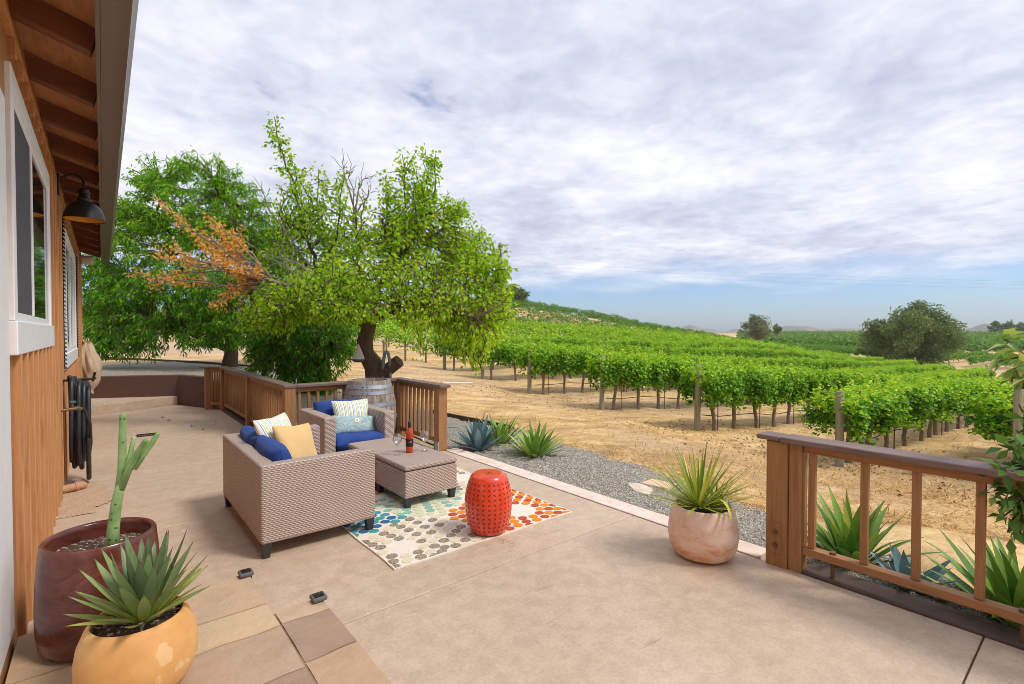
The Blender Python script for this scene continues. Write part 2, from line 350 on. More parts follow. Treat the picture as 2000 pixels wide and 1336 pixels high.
M['feeder'] = plain('feeder_glass', lin(206,200,192), .3, .06)
M['slate'] = plain('slate_grey', lin(96,92,94), .5, .2, .1, 30)
M['strap'] = plain('blue_strap', lin(138,160,176), .7, .15)
M['rock'] = plain('pale_rock', lin(214,200,184), .85, .12, .4, 9)
M['pinkstone'] = plain('pink_flag', lin(222,188,164), .85, .08, .3, 9)
M['rust'] = plain('rusty_stake', lin(110,70,52), .8, .2)
M['wire'] = plain('cable_grey', lin(120,128,140), .6)
# --- plants
M['bark'] = wood('orchard_bark', lin(104,84,68), lin(46,36,30), 2, .9, .9)
M['greybark'] = wood('grey_bark', lin(146,130,118), lin(84,70,62), 2, .9, .9)
M['vinebark'] = wood('vine_bark', lin(136,118,106), lin(72,58,50), 2, .9, .9)
M['endgrain'] = plain('cut_wood', lin(150,122,98), .9, .2, .2, 14)
M['pear'] = leafmat('pear_leaf', [(0, lin(112,160,30)), (.4, lin(166,210,42)), (.75, lin(204,228,58)), (1, lin(226,236,98))], .6)
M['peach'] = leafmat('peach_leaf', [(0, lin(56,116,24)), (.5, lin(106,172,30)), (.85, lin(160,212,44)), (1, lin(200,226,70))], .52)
M['orange'] = leafmat('withered_leaf', [(0, lin(226,156,74)), (.5, lin(250,196,106)), (1, lin(254,218,150))], .58)
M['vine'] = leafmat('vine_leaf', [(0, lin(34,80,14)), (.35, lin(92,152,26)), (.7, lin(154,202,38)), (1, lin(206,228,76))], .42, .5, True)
M['farvine'] = leafmat('far_vine_leaf', [(0, lin(64,104,38)), (.5, lin(100,146,48)), (1, lin(146,182,64))], .35)
M['oak'] = leafmat('oak_leaf', [(0, lin(82,104,62)), (.5, lin(116,136,82)), (1, lin(162,176,116))], .3)
M['greyleaf'] = leafmat('grey_green_leaf', [(0, lin(96,108,86)), (.5, lin(130,140,110)), (1, lin(168,174,138))], .3)
M['gloss'] = leafmat('glossy_leaf', [(0, lin(62,106,40)), (.5, lin(116,156,72)), (.85, lin(166,194,112)), (1, lin(202,212,140))], .35, .3)
def _blade(name, stops, rough=.45, edge=None, basec=None):
    m = Mat(name); a = m.attr('rnd'); t = m.attr('tip'); c = m.ramp(a.outputs['Fac'], stops)
    c = m.mix(m.ramp(t.outputs['Fac'], [(.9,(0,0,0,1)), (1,(1,1,1,1))]), c, lin(96,66,44))
    if basec: c = m.mix(m.ramp(t.outputs['Fac'], [(.05,(.75,.75,.75,1)), (.5,(0,0,0,1))]), c, basec)
    if edge: c = m.mix(m.ramp(m.attr('edge').outputs['Fac'], [(.86,(0,0,0,1)), (.95,(1,1,1,1))]), c, edge)
    f = m.noise(m.coord(), 16, 4); c = m.mix(.35, c, m.ramp(f, [(.3,(.7,.75,.7,1)), (.7,(1.2,1.15,1.1,1))]), 'MULTIPLY')
    d = m.n('ShaderNodeBsdfPrincipled'); d.inputs['Roughness'].default_value = rough; m.l(c, d.inputs['Base Color'])
    tr = m.n('ShaderNodeBsdfTranslucent'); m.l(c, tr.inputs[0]); x = m.n('ShaderNodeMixShader'); x.inputs[0].default_value = .18
    m.l(d.outputs[0], x.inputs[1]); m.l(tr.outputs[0], x.inputs[2]); m.l(x.outputs[0], m.out.inputs[0]); return m.m
M['agave'] = _blade('agave_leaf', [(0, lin(96,122,90)), (.5, lin(136,160,104)), (.85, lin(184,194,104)), (1, lin(208,184,124))], .45, lin(112,84,58), lin(190,196,84))
M['blueagave'] = _blade('blue_agave', [(0, lin(76,104,110)), (.5, lin(112,144,152)), (1, lin(150,176,180))])
M['iris'] = _blade('iris_leaf', [(0, lin(84,126,50)), (.5, lin(136,174,68)), (.85, lin(186,206,90)), (1, lin(222,220,120))])
M['yucca'] = _blade('yucca_leaf', [(0, lin(112,138,44)), (.5, lin(172,184,54)), (1, lin(218,214,92))])
def _cactus():
    m = Mat('cactus_skin'); f = m.noise(m.coord(), 10, 4); a = m.attr('rnd')
    v = m.n('ShaderNodeTexVoronoi'); v.inputs['Scale'].default_value = 30; m.l(m.coord(), v.inputs['Vector'])
    c = m.ramp(f, [(.3, lin(104,140,76)), (.7, lin(156,184,118))])
    c = m.mix(m.ramp(v.outputs['Distance'], [(.0,(.9,.9,.9,1)), (.15,(.9,.9,.9,1)), (.2,(0,0,0,1))]), c, lin(86,70,54))
    m.bsdf(c, .5); return m.m
M['cactus'] = _cactus()
def _hill(name, a_, b_):
    m = Mat(name); co = m.coord(); f = m.noise(co, .006, 8, .65); g = m.noise(co, .03, 5, .7)
    c = m.ramp(f, [(.4, a_), (.6, b_)]); c = m.mix(m.ramp(g, [(.5,(0,0,0,1)),(.6,(.8,.8,.8,1))]), c, lin(92,104,84)); m.bsdf(c, .95); return m.m
M['hill'] = _hill('far_hill', lin(150,130,108), lin(104,102,88))

# ------------------------------------------------------------------ mesh builder
class MB:
    def __init__(s): s.v, s.f, s.mi, s.uv, s.a = [], [], [], None, None
    def add(s, vs, fs, mi=0):
        o = len(s.v); s.v += [tuple(map(float, p)) for p in vs]
        for f in fs: s.f.append(tuple(o+i for i in f)); s.mi.append(mi)
        return s
    def box(s, x0, y0, z0, x1, y1, z1, mi=0):
        return s.add([(x0,y0,z0),(x1,y0,z0),(x1,y1,z0),(x0,y1,z0),(x0,y0,z1),(x1,y0,z1),(x1,y1,z1),(x0,y1,z1)],
                     [(0,3,2,1),(4,5,6,7),(0,1,5,4),(1,2,6,5),(2,3,7,6),(3,0,4,7)], mi)
    def bar(s, p, q, w, t, up=(0,0,1), mi=0):            # a straight bar w wide (across up), t thick (along up)
        p, q = Vector(p), Vector(q); d = (q-p).normalized(); side = d.cross(Vector(up)).normalized(); u = side.cross(d)
        a, b = side*(w/2), u*(t/2); vs = []
        for e in (p, q): vs += [e-a-b, e+a-b, e+a+b, e-a+b]
        return s.add(vs, [(0,1,2,3),(7,6,5,4),(0,4,5,1),(1,5,6,2),(2,6,7,3),(3,7,4,0)], mi)
    def tube(s, pts, rad, n=8, mi=0, cap=True, lump=0):
        pts = [Vector(p) for p in pts]; k = len(pts)
        rad = [rad]*k if isinstance(rad, (int, float)) else list(rad)
        t0 = (pts[1]-pts[0]).normalized(); nrm = t0.orthogonal().normalized(); vs, fs = [], []
        for i, p in enumerate(pts):
            t = (pts[min(i+1,k-1)]-pts[max(i-1,0)]).normalized()
            nrm = (nrm - t*nrm.dot(t)); nrm = nrm.normalized() if nrm.length > 1e-6 else t.orthogonal().normalized()
            b = t.cross(nrm)
            for j in range(n):
                a = 2*math.pi*j/n; r = rad[i]*(1+lump*(random.random()-.5))
                vs.append(p + nrm*(math.cos(a)*r) + b*(math.sin(a)*r))
        for i in range(k-1):
            for j in range(n):
                a, b2 = i*n+j, i*n+(j+1)%n; fs.append((a, b2, b2+n, a+n))
        if cap: fs += [tuple(range(n-1,-1,-1)), tuple((k-1)*n+j for j in range(n))]
        return s.add(vs, fs, mi)
    def lathe(s, prof, cx=0, cy=0, cz=0, n=48, mi=0, closed=True):
        vs, fs = [], []
        for r, z in prof:
            for j in range(n):
                a = 2*math.pi*j/n; vs.append((cx+r*math.cos(a), cy+r*math.sin(a), cz+z))
        k = len(prof)
        for i in range(k-1):
            for j in range(n):
                a, b = i*n+j, i*n+(j+1)%n; fs.append((a, b, b+n, a+n))
        if closed:
            if prof[0][0] > 0: fs.append(tuple(range(n-1,-1,-1)))
            if prof[-1][0] > 0: fs.append(tuple((k-1)*n+j for j in range(n)))
        return s.add(vs, fs, mi)
    def prism(s, poly, z0, z1, mi=0):
        k = len(poly); vs = [(x,y,z0) for x,y in poly]+[(x,y,z1) for x,y in poly]
        return s.add(vs, [tuple(range(k-1,-1,-1)), tuple(range(k,2*k))]+[(i,(i+1)%k,(i+1)%k+k,i+k) for i in range(k)], mi)
    def build(s, name, mats, parent=None, smooth=None, bevel=0, seg=2, label=None):
        me = bpy.data.meshes.new(name); off = wloc(parent) if parent else Vector((0,0,0))
        me.from_pydata([(x-off.x, y-off.y, z-off.z) for x,y,z in s.v], [], s.f)
        return finish(me, name, mats, parent, smooth, bevel, seg, label, s.mi, s.uv, s.a)
def wloc(o):
    p = Vector((0,0,0))
    while o: p = p + o.location; o = o.parent
    return p
def finish(me, name, mats, parent, smooth, bevel, seg, label, mi=None, uv=None, attrs=None):
    for m in (mats if isinstance(mats, list) else [mats]): me.materials.append(m)
    if mi is not None and any(mi): me.polygons.foreach_set('material_index', np.array(mi, np.int32))
    nl = len(me.loops); vi = np.empty(nl, np.int32); me.loops.foreach_get('vertex_index', vi)
    L = me.uv_layers.new(name='UVMap')
    if uv is not None: L.data.foreach_set('uv', np.asarray(uv, np.float32)[vi].ravel())
    else:
        co = np.empty(len(me.vertices)*3, np.float32); me.vertices.foreach_get('co', co); co = co.reshape(-1,3)[vi]
        npoly = len(me.polygons); nr = np.empty(npoly*3, np.float32); me.polygons.foreach_get('normal', nr); nr = np.abs(nr.reshape(-1,3))
        lt = np.empty(npoly, np.int32); me.polygons.foreach_get('loop_total', lt); ax = np.repeat(nr.argmax(1), lt)
        u = np.where(ax == 0, co[:,1], co[:,0]); v = np.where(ax == 2, co[:,1], co[:,2])
        L.data.foreach_set('uv', np.stack([u, v], -1).astype(np.float32).ravel())
    for k, val in (attrs or {}).items():
        if np.ndim(val) == 2: a = me.attributes.new(k, 'FLOAT_COLOR', 'POINT'); a.data.foreach_set('color', np.asarray(val, np.float32).ravel())
        else: a = me.attributes.new(k, 'FLOAT', 'POINT'); a.data.foreach_set('value', np.asarray(val, np.float32))
    if smooth is not None:
        me.polygons.foreach_set('use_smooth', np.ones(len(me.polygons), bool))
        if smooth < 180: me.set_sharp_from_angle(angle=R(smooth))
    me.update()
    o = bpy.data.objects.new(name, me); COL.objects.link(o)
    if parent: o.parent = parent
    if bevel:
        b = o.modifiers.new('bevel', 'BEVEL'); b.width = bevel; b.segments = seg; b.limit_method = 'ANGLE'; b.angle_limit = R(40)
    if label: o['label'] = label
    return o
def nmesh(name, V, Fq, mats, parent=None, attrs=None, smooth=None, uv=None, mi=None):
    """V (n,3), Fq (m,k) numpy arrays -> one mesh object"""
    V = np.asarray(V, np.float32).copy()
    if parent: V -= np.array(wloc(parent), np.float32)
    me = bpy.data.meshes.new(name); k = Fq.shape[1]
    me.vertices.add(len(V)); me.vertices.foreach_set('co', V.ravel())
    me.loops.add(Fq.size); me.loops.foreach_set('vertex_index', Fq.astype(np.int32).ravel())
    me.polygons.add(len(Fq)); me.polygons.foreach_set('loop_start', np.arange(0, Fq.size, k, dtype=np.int32))
    me.update(calc_edges=True); me.validate()
    return finish(me, name, mats, parent, smooth, 0, 2, None, mi, uv, attrs)
def tag(o, label=None, cat=None, group=None, kind=None):
    for k, v in (('label',label),('category',cat),('group',group),('kind',kind)):
        if v: o[k] = v
    return o
def thing(name, label, cat, loc=(0,0,0), group=None):
    o = bpy.data.objects.new(name, None); COL.objects.link(o); o.location = loc; o.empty_display_size = .1
    return tag(o, label, cat, group)
def struct(o): o['kind'] = 'structure'; return o
def copy_tree(o, parent=None):
    c = o.copy(); COL.objects.link(c); c.parent = parent
    for ch in o.children: copy_tree(ch, c)
    return c

# leaves: kite-shaped, folded along the midrib
def unit(a): return a/np.maximum(np.linalg.norm(a, axis=-1, keepdims=True), 1e-9)
def leaf_arrays(P, D, N, L, W, fold=.18, rnd=None):
    n = len(P); D = unit(D); S = unit(np.cross(D, N)); Nn = np.cross(S, D)
    L = np.broadcast_to(L, n)[:,None]; W = np.broadcast_to(W, n)[:,None]
    b = P; ml = P + D*L*.45 - S*W*.5 + Nn*W*fold; mr = P + D*L*.45 + S*W*.5 + Nn*W*fold; mc = P + D*L*.5; tp = P + D*L - Nn*L*.12
    V = np.stack([b, ml, tp, mr, mc], 1).reshape(-1,3); o = (np.arange(n)*5)[:,None]
    Fq = np.concatenate([o+np.array([[0,4,2,1]]), o+np.array([[0,3,2,4]])], 0)
    r = np.repeat(RNG.random(n) if rnd is None else rnd, 5)
    return V, Fq, r
def leaf_obj(name, P, D, N, L, W, mat, parent=None, fold=.18, rnd=None):
    V, Fq, r = leaf_arrays(np.asarray(P,float), np.asarray(D,float), np.asarray(N,float), L, W, fold, rnd)
    return nmesh(name, V, Fq, mat, parent, {'rnd': np.clip(r,0,1)})
def rdir(n): return unit(RNG.normal(size=(n,3)))

# strap-shaped plant blades: curved, tapered, channelled
def blades(specs, nseg=7):
    """specs: (base, azimuth, elevation, length, width, droop, rnd)"""
    V, Fs, rn, tp, ed = [], [], [], [], []
    for (b, az, el, L, w, droop, rv) in specs:
        p = np.array(b, float); e = el; o = len(V)
        h = np.array([math.cos(az), math.sin(az), 0]); side = np.array([-math.sin(az), math.cos(az), 0])
        for i in range(nseg+1):
            t = i/nseg; d = h*math.cos(e)+np.array([0,0,1])*math.sin(e); up = np.cross(side, d)*-1
            ww = w*(.75+.7*t-.2*t*t if t < .35 else (1.0*(1-((t-.35)/.65)**1.7)))*.5
            ww = max(ww, w*.015)
            V += [p-side*ww+up*ww*.35, p.copy(), p+side*ww+up*ww*.35]; rn += [rv]*3; tp += [t]*3; ed += [1,0,1]
            p = p + d*(L/nseg); e -= droop/nseg*(.4+1.2*t)
        for i in range(nseg):
            a = o+i*3; Fs += [(a,a+1,a+4,a+3),(a+1,a+2,a+5,a+4)]
    return np.array(V), np.array(Fs), np.array(rn), np.array(tp), np.array(ed, float)
def blade_obj(name, specs, mat, parent=None, nseg=7):
    V, Fs, r, t, e = blades(specs, nseg)
    return nmesh(name, V, Fs, mat, parent, {'rnd': r, 'tip': t, 'edge': e}, smooth=180)

def cushion(c, nx, up, w, h, t, p=2.2, n=14, pinch=.0, sag=.0):
    """soft pillow: face normal nx, upward axis up; returns an MB with uv"""
    nx, up = Vector(nx).normalized(), Vector(up).normalized(); sd = up.cross(nx).normalized(); up = nx.cross(sd); c = Vector(c)
    m = MB(); uv = []; 
    for sgn in (1, -1):
        vs = []
        for i in range(n+1):
            for j in range(n+1):
                a, b = 2*i/n-1, 2*j/n-1
                a, b = math.sin(a*math.pi/2), math.sin(b*math.pi/2)
                th = max(0, (1-abs(a)**p))**(1/p)*max(0, (1-abs(b)**p))**(1/p)
                k = 1-pinch*(1-abs(a))*abs(b)**2; k2 = 1-pinch*(1-abs(b))*abs(a)**2
                th *= 1+.05*math.sin(a*5+b*3)
                vs.append(c + sd*(a*w/2*k2) + up*(b*h/2*k - sag*h*(1-a*a)*max(0,b)) + nx*(sgn*t/2*th)); uv.append(((a+1)/2, (b+1)/2))
        fs = []
        for i in range(n):
            for j in range(n):
                q = i*(n+1)+j; f = (q, q+n+1, q+n+2, q+1); fs.append(f if sgn > 0 else f[::-1])
        m.add(vs, fs)
    m.uv = np.array(uv); return m
# ================================================================== SETTING: ground, paving, gravel
def inside_cut(x, y):
    a = (x > -8) & (x < 3.6) & (y > -9) & (y < 7.2)
    b = (x > -8) & (x < 2.2) & (y < 12.2) & (y > -9)
    c = (x > -8) & (x < 1.35) & (y < 14.34-.441*(x+.5)) & (y > -9)
    c |= (x >= 1.3) & (x < 1.95) & (y < 13.9-(x-1.29)*2.56) & (y > -9)
    return a | b | c
def terrain():
    na = 420; az = np.concatenate([np.linspace(-25, 108, na), np.linspace(108, 335, 91)[1:-1]])
    rr = np.concatenate([[.4, 1.5], np.geomspace(2.5, 420, 205), np.geomspace(420, 1950, 14)[1:]])
    A, Rr = np.meshgrid(np.radians(az), rr); x, y = np.sin(A)*Rr, np.cos(A)*Rr
    z = hgt(x, y); z = np.where(inside_cut(x, y), np.minimum(z, -.22), z)
    k, n = x.shape; V = np.stack([x, y, z], -1).reshape(-1,3)
    i, j = np.meshgrid(np.arange(k-1), np.arange(n), indexing='ij'); j2 = (j+1) % n
    Fq = np.stack([i*n+j, (i+1)*n+j, (i+1)*n+j2, i*n+j2], -1).reshape(-1,4)[:, ::-1]
    return struct(nmesh('ground', V, Fq, M['ground'], smooth=180))
terrain()
def sheet(name, polyf, x0, x1, y0, y1, step, mat, lift, kind='structure'):
    xs = np.arange(x0, x1, step); ys = np.arange(y0, y1, step); X, Y = np.meshgrid(xs, ys, indexing='ij')
    Z = hgt(X, Y)+lift; ok = polyf(X, Y); idx = -np.ones(X.shape, int)
    q = ok[:-1,:-1] & ok[1:,:-1] & ok[1:,1:] & ok[:-1,1:]
    used = np.zeros(X.shape, bool)
    for a, b in ((0,0),(1,0),(1,1),(0,1)): used[a:X.shape[0]-1+a, b:X.shape[1]-1+b] |= q
    idx[used] = np.arange(used.sum()); V = np.stack([X, Y, Z], -1)[used]
    i, j = np.where(q); Fq = np.stack([idx[i,j], idx[i+1,j], idx[i+1,j+1], idx[i,j+1]], -1)
    o = nmesh(name, V, Fq, mat, smooth=180); o['kind'] = kind; return o
GX = [(-4, 4.2), (0, 4.25), (.5, 4.35), (1.33, 4.45), (2.02, 4.68), (2.65, 4.93), (3.47, 5.13), (4.7, 5.28), (6.65, 5.5), (8.25, 5.2), (9.0, 4.4)]
def gedge(y): return np.interp(y, [p[0] for p in GX], [p[1] for p in GX])
def g_right(x, y): return (x > 3.66) & (x < gedge(y)+.05*np.sin(y*7)+.03*np.sin(y*19)) & (y > -4) & (y < 8.9)
sheet('gravel_bed', g_right, 3.6, 5.8, -4, 9, .06, M['gravel'], .022)
EDG = [at(170, 698, 17.2), at(402, 714, 14.4), at(520, 728, 13.0), at(640, 745, 11.8)]
def edy(x): return np.interp(x, [p[0] for p in EDG]+[5.2], [p[1] for p in EDG]+[8.6])
def g_back(x, y):
    return (y < edy(x)+.04*np.sin(x*9)) & (((x < 1.9) & (y > 14.2-.441*(x+.5)) & (x > -4)) | ((x > 1.3) & (x < 2.0) & (y > 13.42-(x-1.345)*2.57) & (y > 12.0)) | ((x >= 1.97) & (x < 3.75) & (y > 7.15)) | ((x>=3.6)&(x<5.2)&(y>7.3)))
sheet('gravel_bank', g_back, -4, 5.2, 7, 18, .08, M['gravel'], .03)
pa = M['patio']
pt = MB()
ys = [-6, .44, 2.69, 4.97, 7.155]
for i in range(4): pt.box(-.34, ys[i]+.004, -.14, 3.572, ys[i+1]-.004, 0)
pt.prism([(-.34,7.16),(1.9,7.16),(1.9,9.55),(-.34,9.55)], -.14, 0)
pt.prism([(-.34,9.56),(1.9,9.56),(1.9,11.9),(1.66,12.35),(1.28,13.3),(-.34,12.5)], -.14, -.001)
struct(pt.build('patio', pa, bevel=.004, seg=1))
struct(MB().prism([(-.36,-6),(3.6,-6),(3.6,7.25),(1.92,7.25),(1.92,11.95),(1.28,13.3),(-.36,12.5)], -.2, -.012).build('patio_joint', M['joint']))
kb = MB(); yy = 1.62
while yy < 5.8: kb.box(3.59, yy+.004, -.2, 3.79, min(yy+.62, 5.84)-.004, .004); yy += .62
struct(kb.build('kerb', M['kerb'], bevel=.006))
st = MB(); st.prism([(-.34,12.5),(1.275,13.34),(-.34,14.15)], -.1, .19); struct(st.build('step', pa, bevel=.01))
struct(sheet('soil_strip', lambda x, y: (x > -.36) & (x < .13-.35*np.abs(y-6.35)+.03*np.sin(y*20)) & (y > 5.75) & (y < 7.0), -.4, .2, 5.7, 7.1, .03, M['dirt'], 0))
for v in bpy.data.objects['soil_strip'].data.vertices: v.co.z = .005+.004*math.sin(v.co.x*30)*math.sin(v.co.y*23)
struct(MB().box(3.574, -4, -.1, 3.77, 1.41, .018).build('timber_sleeper', M['sleeper'], bevel=.01))
struct(MB().box(1.86, 7.05, -.1, 2.02, 11.95, .018).build('timber_edge', M['sleeper'], bevel=.01))
# flagstone landing, one slab of stones with joints
stones = [((-.34,2.95,.68,3.40), (196,168,138)), ((-.34,2.68,.68,2.945), (202,176,143)), ((.685,2.685,.93,2.83), (196,170,142)), ((.685,2.31,.93,2.68), (165,138,118)), ((.685,1.85,.93,2.305), (190,160,130)),
          ((.05,2.275,.68,2.675), (183,157,133)), ((-.34,2.275,.045,2.675), (192,164,136)), ((.3,1.75,.68,2.27), (162,135,115)), ((-.34,1.75,.295,2.27), (186,158,130)), ((.685,1.2,.93,1.845), (184,150,116)), ((-.34,.6,.68,1.745), (188,154,122)), ((.685,.6,.93,1.195), (176,140,110)), ((-.34,-2,.93,.595), (188,154,122))]
fm = MB(); tint = []
for (x0,y0,x1,y1), c in stones:
    n = 9; xs = np.linspace(x0+.003, x1-.003, n); ysn = np.linspace(y0+.003, y1-.003, n); vs = []
    for a in xs:
        for b in ysn: vs.append((a, b, .118+.004*math.sin(a*21+b*9)*math.sin(b*17)))
    fs = [(i*n+j, (i+1)*n+j, (i+1)*n+j+1, i*n+j+1) for i in range(n-1) for j in range(n-1)]
    rim = [i*n for i in range(n)]+[(n-1)*n+j for j in range(1,n)]+[i*n+n-1 for i in range(n-2,-1,-1)]+[j for j in range(n-2,0,-1)]
    o = len(vs); vs += [(vs[i][0], vs[i][1], 0.0) for i in rim]; k = len(rim)
    fs += [(rim[i], o+i, o+(i+1)%k, rim[(i+1)%k]) for i in range(k)]
    fm.add(vs, fs); tint += [lin(*c)]*len(vs)
fm.a = {'tint': np.array(tint)}; struct(fm.build('flagstone_landing', M['flag'], smooth=40))
struct(MB().prism([(-.34,-2),(.925,-2),(.925,2.825),(.675,2.825),(.675,3.39),(-.34,3.39)], 0.001, .1125).build('landing_base', M['grout']))
# loose gravel pebbles and dry straw: uncountable stuff
def pebbles(n):
    y = RNG.uniform(-.5, 8.6, n*2); x = RNG.uniform(3.8, 5.7, n*2); k = g_right(x, y); x, y = x[k][:n], y[k][:n]; n = len(x)
    z = hgt(x, y)+.024; s = RNG.uniform(.005, .013, n)[:,None]
    T = np.array([[1,0,0],[-.5,.87,0],[-.5,-.87,0],[0,0,.75]]); rot = RNG.uniform(0, 6.28, n)
    V = np.zeros((n,4,3)); V[:,:,0] = (np.cos(rot)[:,None]*T[:,0]-np.sin(rot)[:,None]*T[:,1])*s; V[:,:,1] = (np.sin(rot)[:,None]*T[:,0]+np.cos(rot)[:,None]*T[:,1])*s*RNG.uniform(.6,1,n)[:,None]; V[:,:,2] = T[:,2]*s
    V += np.stack([x,y,z],-1)[:,None]; o = (np.arange(n)*4)[:,None]
    Fq = np.concatenate([o+np.array([[0,1,3]]), o+np.array([[1,2,3]]), o+np.array([[2,0,3]])])
    return nmesh('gravel_pebbles', V.reshape(-1,3), Fq, M['pebble'], None, {'rnd': np.repeat(RNG.random(n), 4)})
tag(pebbles(26000), kind='stuff')
def straw(n):
    d = 4.5+26*RNG.random(n*2)**1.7; u = RNG.uniform(560, 2060, n*2); p = np.array([at(a, 650, b) for a, b in zip(u, d)]); x, y = p[:,0], p[:,1]
    k = ((x > gedge(y)-.03) & (y > -1)) & ~inside_cut(x, y) & (RNG.random(len(x)) < .35+.65*(np.sin(x*1.1+y*.6)*np.sin(y*.9-x*.5) > -.2)); x, y = x[k][:n], y[k][:n]; n = len(x)
    z = hgt(x, y)+.004; D = rdir(n); D[:,2] = np.abs(D[:,2])*.22
    return leaf_obj('dry_straw', np.stack([x,y,z],-1), D, np.tile([0,0,1.], (n,1)), RNG.uniform(.04,.15,n), RNG.uniform(.004,.012,n), M['strawleaf'])
tag(straw(90000), kind='stuff')
def litter():
    P = []
    for (u, v, d, rx, n) in [(1340,805,11.6,1.2,260),(1470,850,9.6,1.1,220),(1180,790,14.5,1.6,240),(1700,900,8.2,.8,140),(1880,870,8.5,1.4,260),(1080,775,16,2,220),(1820,960,6.5,.7,120),(1560,880,8.6,.8,160),(930,745,16,1.5,160)]:
        c = at(u, v, d); P.append(np.stack([c[0]+RNG.normal(0,rx,n), c[1]+RNG.normal(0,rx*.35,n), np.zeros(n)], -1))
    k = 900; xx = RNG.uniform(9, 40, k); yy = RNG.choice([.9,2.93,5.92,9.0,12.5], k)+RNG.normal(0,.35,k); P.append(np.stack([xx,yy,xx*0],-1))
    n_p = 18
    P = np.concatenate(P); P = P[RNG.random(len(P)) < .5]; P[:,2] = hgt(P[:,0], P[:,1])+.008; P = np.concatenate([P, np.stack([RNG.uniform(.2,3.4,n_p), RNG.uniform(3.6,11.5,n_p), np.full(n_p,.004)], -1)]); n = len(P); D = rdir(n); D[:,2] *= .3; N = rdir(n)*.7+np.array([0,0,1])
    return leaf_obj('fallen_leaves', P, D, N, RNG.uniform(.03,.075,n), RNG.uniform(.025,.05,n), M['deadleaf'], fold=.5)
tag(litter(), kind='stuff')
# landscape edging board between gravel and straw (two runs)
def edging(name, pts, label):
    m = MB()
    for a, b in zip(pts, pts[1:]):
        m.bar((a[0],a[1],h1(a[0],a[1])+.03), (b[0],b[1],h1(b[0],b[1])+.03), .04, .12)
    tag(m.build(name, M['sleeper']), label, 'edging')
edging('edging_board', [(p[0],p[1]) for p in EDG], 'dark edging board between the raised gravel bank and the straw below the peach tree')
edging('edging_board', [(5.0,8.6),(5.24,8.1),(5.42,7.5),(5.52,6.7)], 'short dark edging board at the gravel bed end beside the back railing end post')
# low retaining wall
rw = MB(); rw.prism([(-.5,14.12),(1.29,13.33),(1.68,12.33),(1.82,12.38),(1.40,13.46),(-.5,14.30)], -.15, .66)
tag(rw.build('retaining_wall', M['stucco'], bevel=.015), 'low dark brown plastered retaining wall with a corner behind the patio step', 'wall')
# far hills
def ridge(name, dist, a0, a1, hfun, mat, depth=500):
    n = 160; A = np.radians(np.linspace(a0, a1, n)); V, Fq = [], []
    rows = [(0, -22), (.10, -6), (.32, .6), (.48, .9), (.6, 1.0), (.8, .8), (1.0, -.2)]
    for t, hk in rows:
        for i, a in enumerate(A):
            r = dist+depth*t+60*math.sin(a*40+t*5); hh = hfun(math.degrees(a)); z = hh*hk if hk > 0 else hk
            z += 2.5*math.sin(a*150+t*9)*max(hk,0); V.append((math.sin(a)*r, math.cos(a)*r, z+1))
    k = len(rows)
    for i in range(k-1):
        for j in range(n-1): Fq.append((i*n+j, i*n+j+1, (i+1)*n+j+1, (i+1)*n+j))
    return struct(nmesh(name, np.array(V), np.array(Fq), mat, smooth=180))
ridge('hills', 1500, 40, 110, lambda a: 12+7*math.sin(a*.55+1)+5*math.sin(a*1.3)+3*math.sin(a*2.9), M['hill'])

# ================================================================== HOUSE
house = thing('house', 'brown board and batten house wall with white windows under open rafters', 'house', (-.33, 5, 0))
WX, Y0, Y1, ZT = -.352, -4.0, 13.2, 3.3
MB().box(-2.6, Y0, -.1, WX, Y1, ZT).build('wall', M['wall'], house)
y = -3.7
while y < 13.1:
    blocked = [(3.33,5.75,1.5,2.98), (7.05,11.15,1.15,2.95)]
    segs = [(-.02, 3.07)]
    for a, b, z0, z1 in blocked:
        if a < y < b: segs = [(-.02, z0), (z1, 3.07)]
    if not (1.4 < y < 3.42 or 6.25 < y < 6.55):
        for z0, z1 in segs: MB().box(WX-.01, y-.024, z0, WX+.032, y+.024, z1).build('batten', M['batten'], house, bevel=.003, seg=1)
    y += .29
MB().box(WX-.01, 6.29, -.02, WX+.035, 6.47, 3.07).build('corner_board', M['batten'], house, bevel=.004)
MB().box(WX-.01, Y0, 3.07, WX+.03, Y1, 3.11).build('frieze_molding', M['batten'], house, bevel=.004)
MB().box(WX-.06, 13.14, -.1, WX+.035, 13.24, 3.2).build('corner_board', M['batten'], house, bevel=.004)
def window(y0, y1, z0, z1, stile, kind):
    f = MB(); X = WX; w = .11; P = .022
    f.box(X-.01, y0, z0, X+P, y0+w, z1); f.box(X-.01, y1-w, z0, X+P, y1, z1); f.box(X-.01, y0+w, z1-w, X+P, y1-w, z1)
    fr = f.build('window', M['trim'], house, bevel=.004)
    MB().box(X-.01, y0-.03, z0-.17, X+P+.012, y1+.03, z0-.002).build('sill', M['trim'], fr, bevel=.005)
    s = MB(); a, b = y0+w, y1-w; q = .045; D = .014
    s.box(X+.002, a, z0, X+D, a+q, z1-w); s.box(X+.002, b-q, z0, X+D, b, z1-w); s.box(X+.002, a+q, z1-w-q, X+D, b-q, z1-w); s.box(X+.002, a+q, z0, X+D, b-q, z0+q)
    for t in stile: s.box(X+.002, t-.03, z0+q, X+D+.005, t+.03, z1-w-q)
    s.build('sash', M['trim'], fr, bevel=.003)
    if kind == 1:
        MB().box(X+.001, a+q, z0+q, X+.011, stile[0]-.03, z1-w-q).build('screen', M['screen'], fr)
        MB().box(X+.001, stile[0]+.03, z0+q, X+.006, b-q, z1-w-q).build('pane', M['pane'], fr)
    else:
        MB().box(X+.001, a+q, z0+q, X+.006, b-q, z1-w-q).build('pane', M['pane'], fr)
    return fr
window(3.42, 5.70, 1.66, 2.91, [4.35], 1)
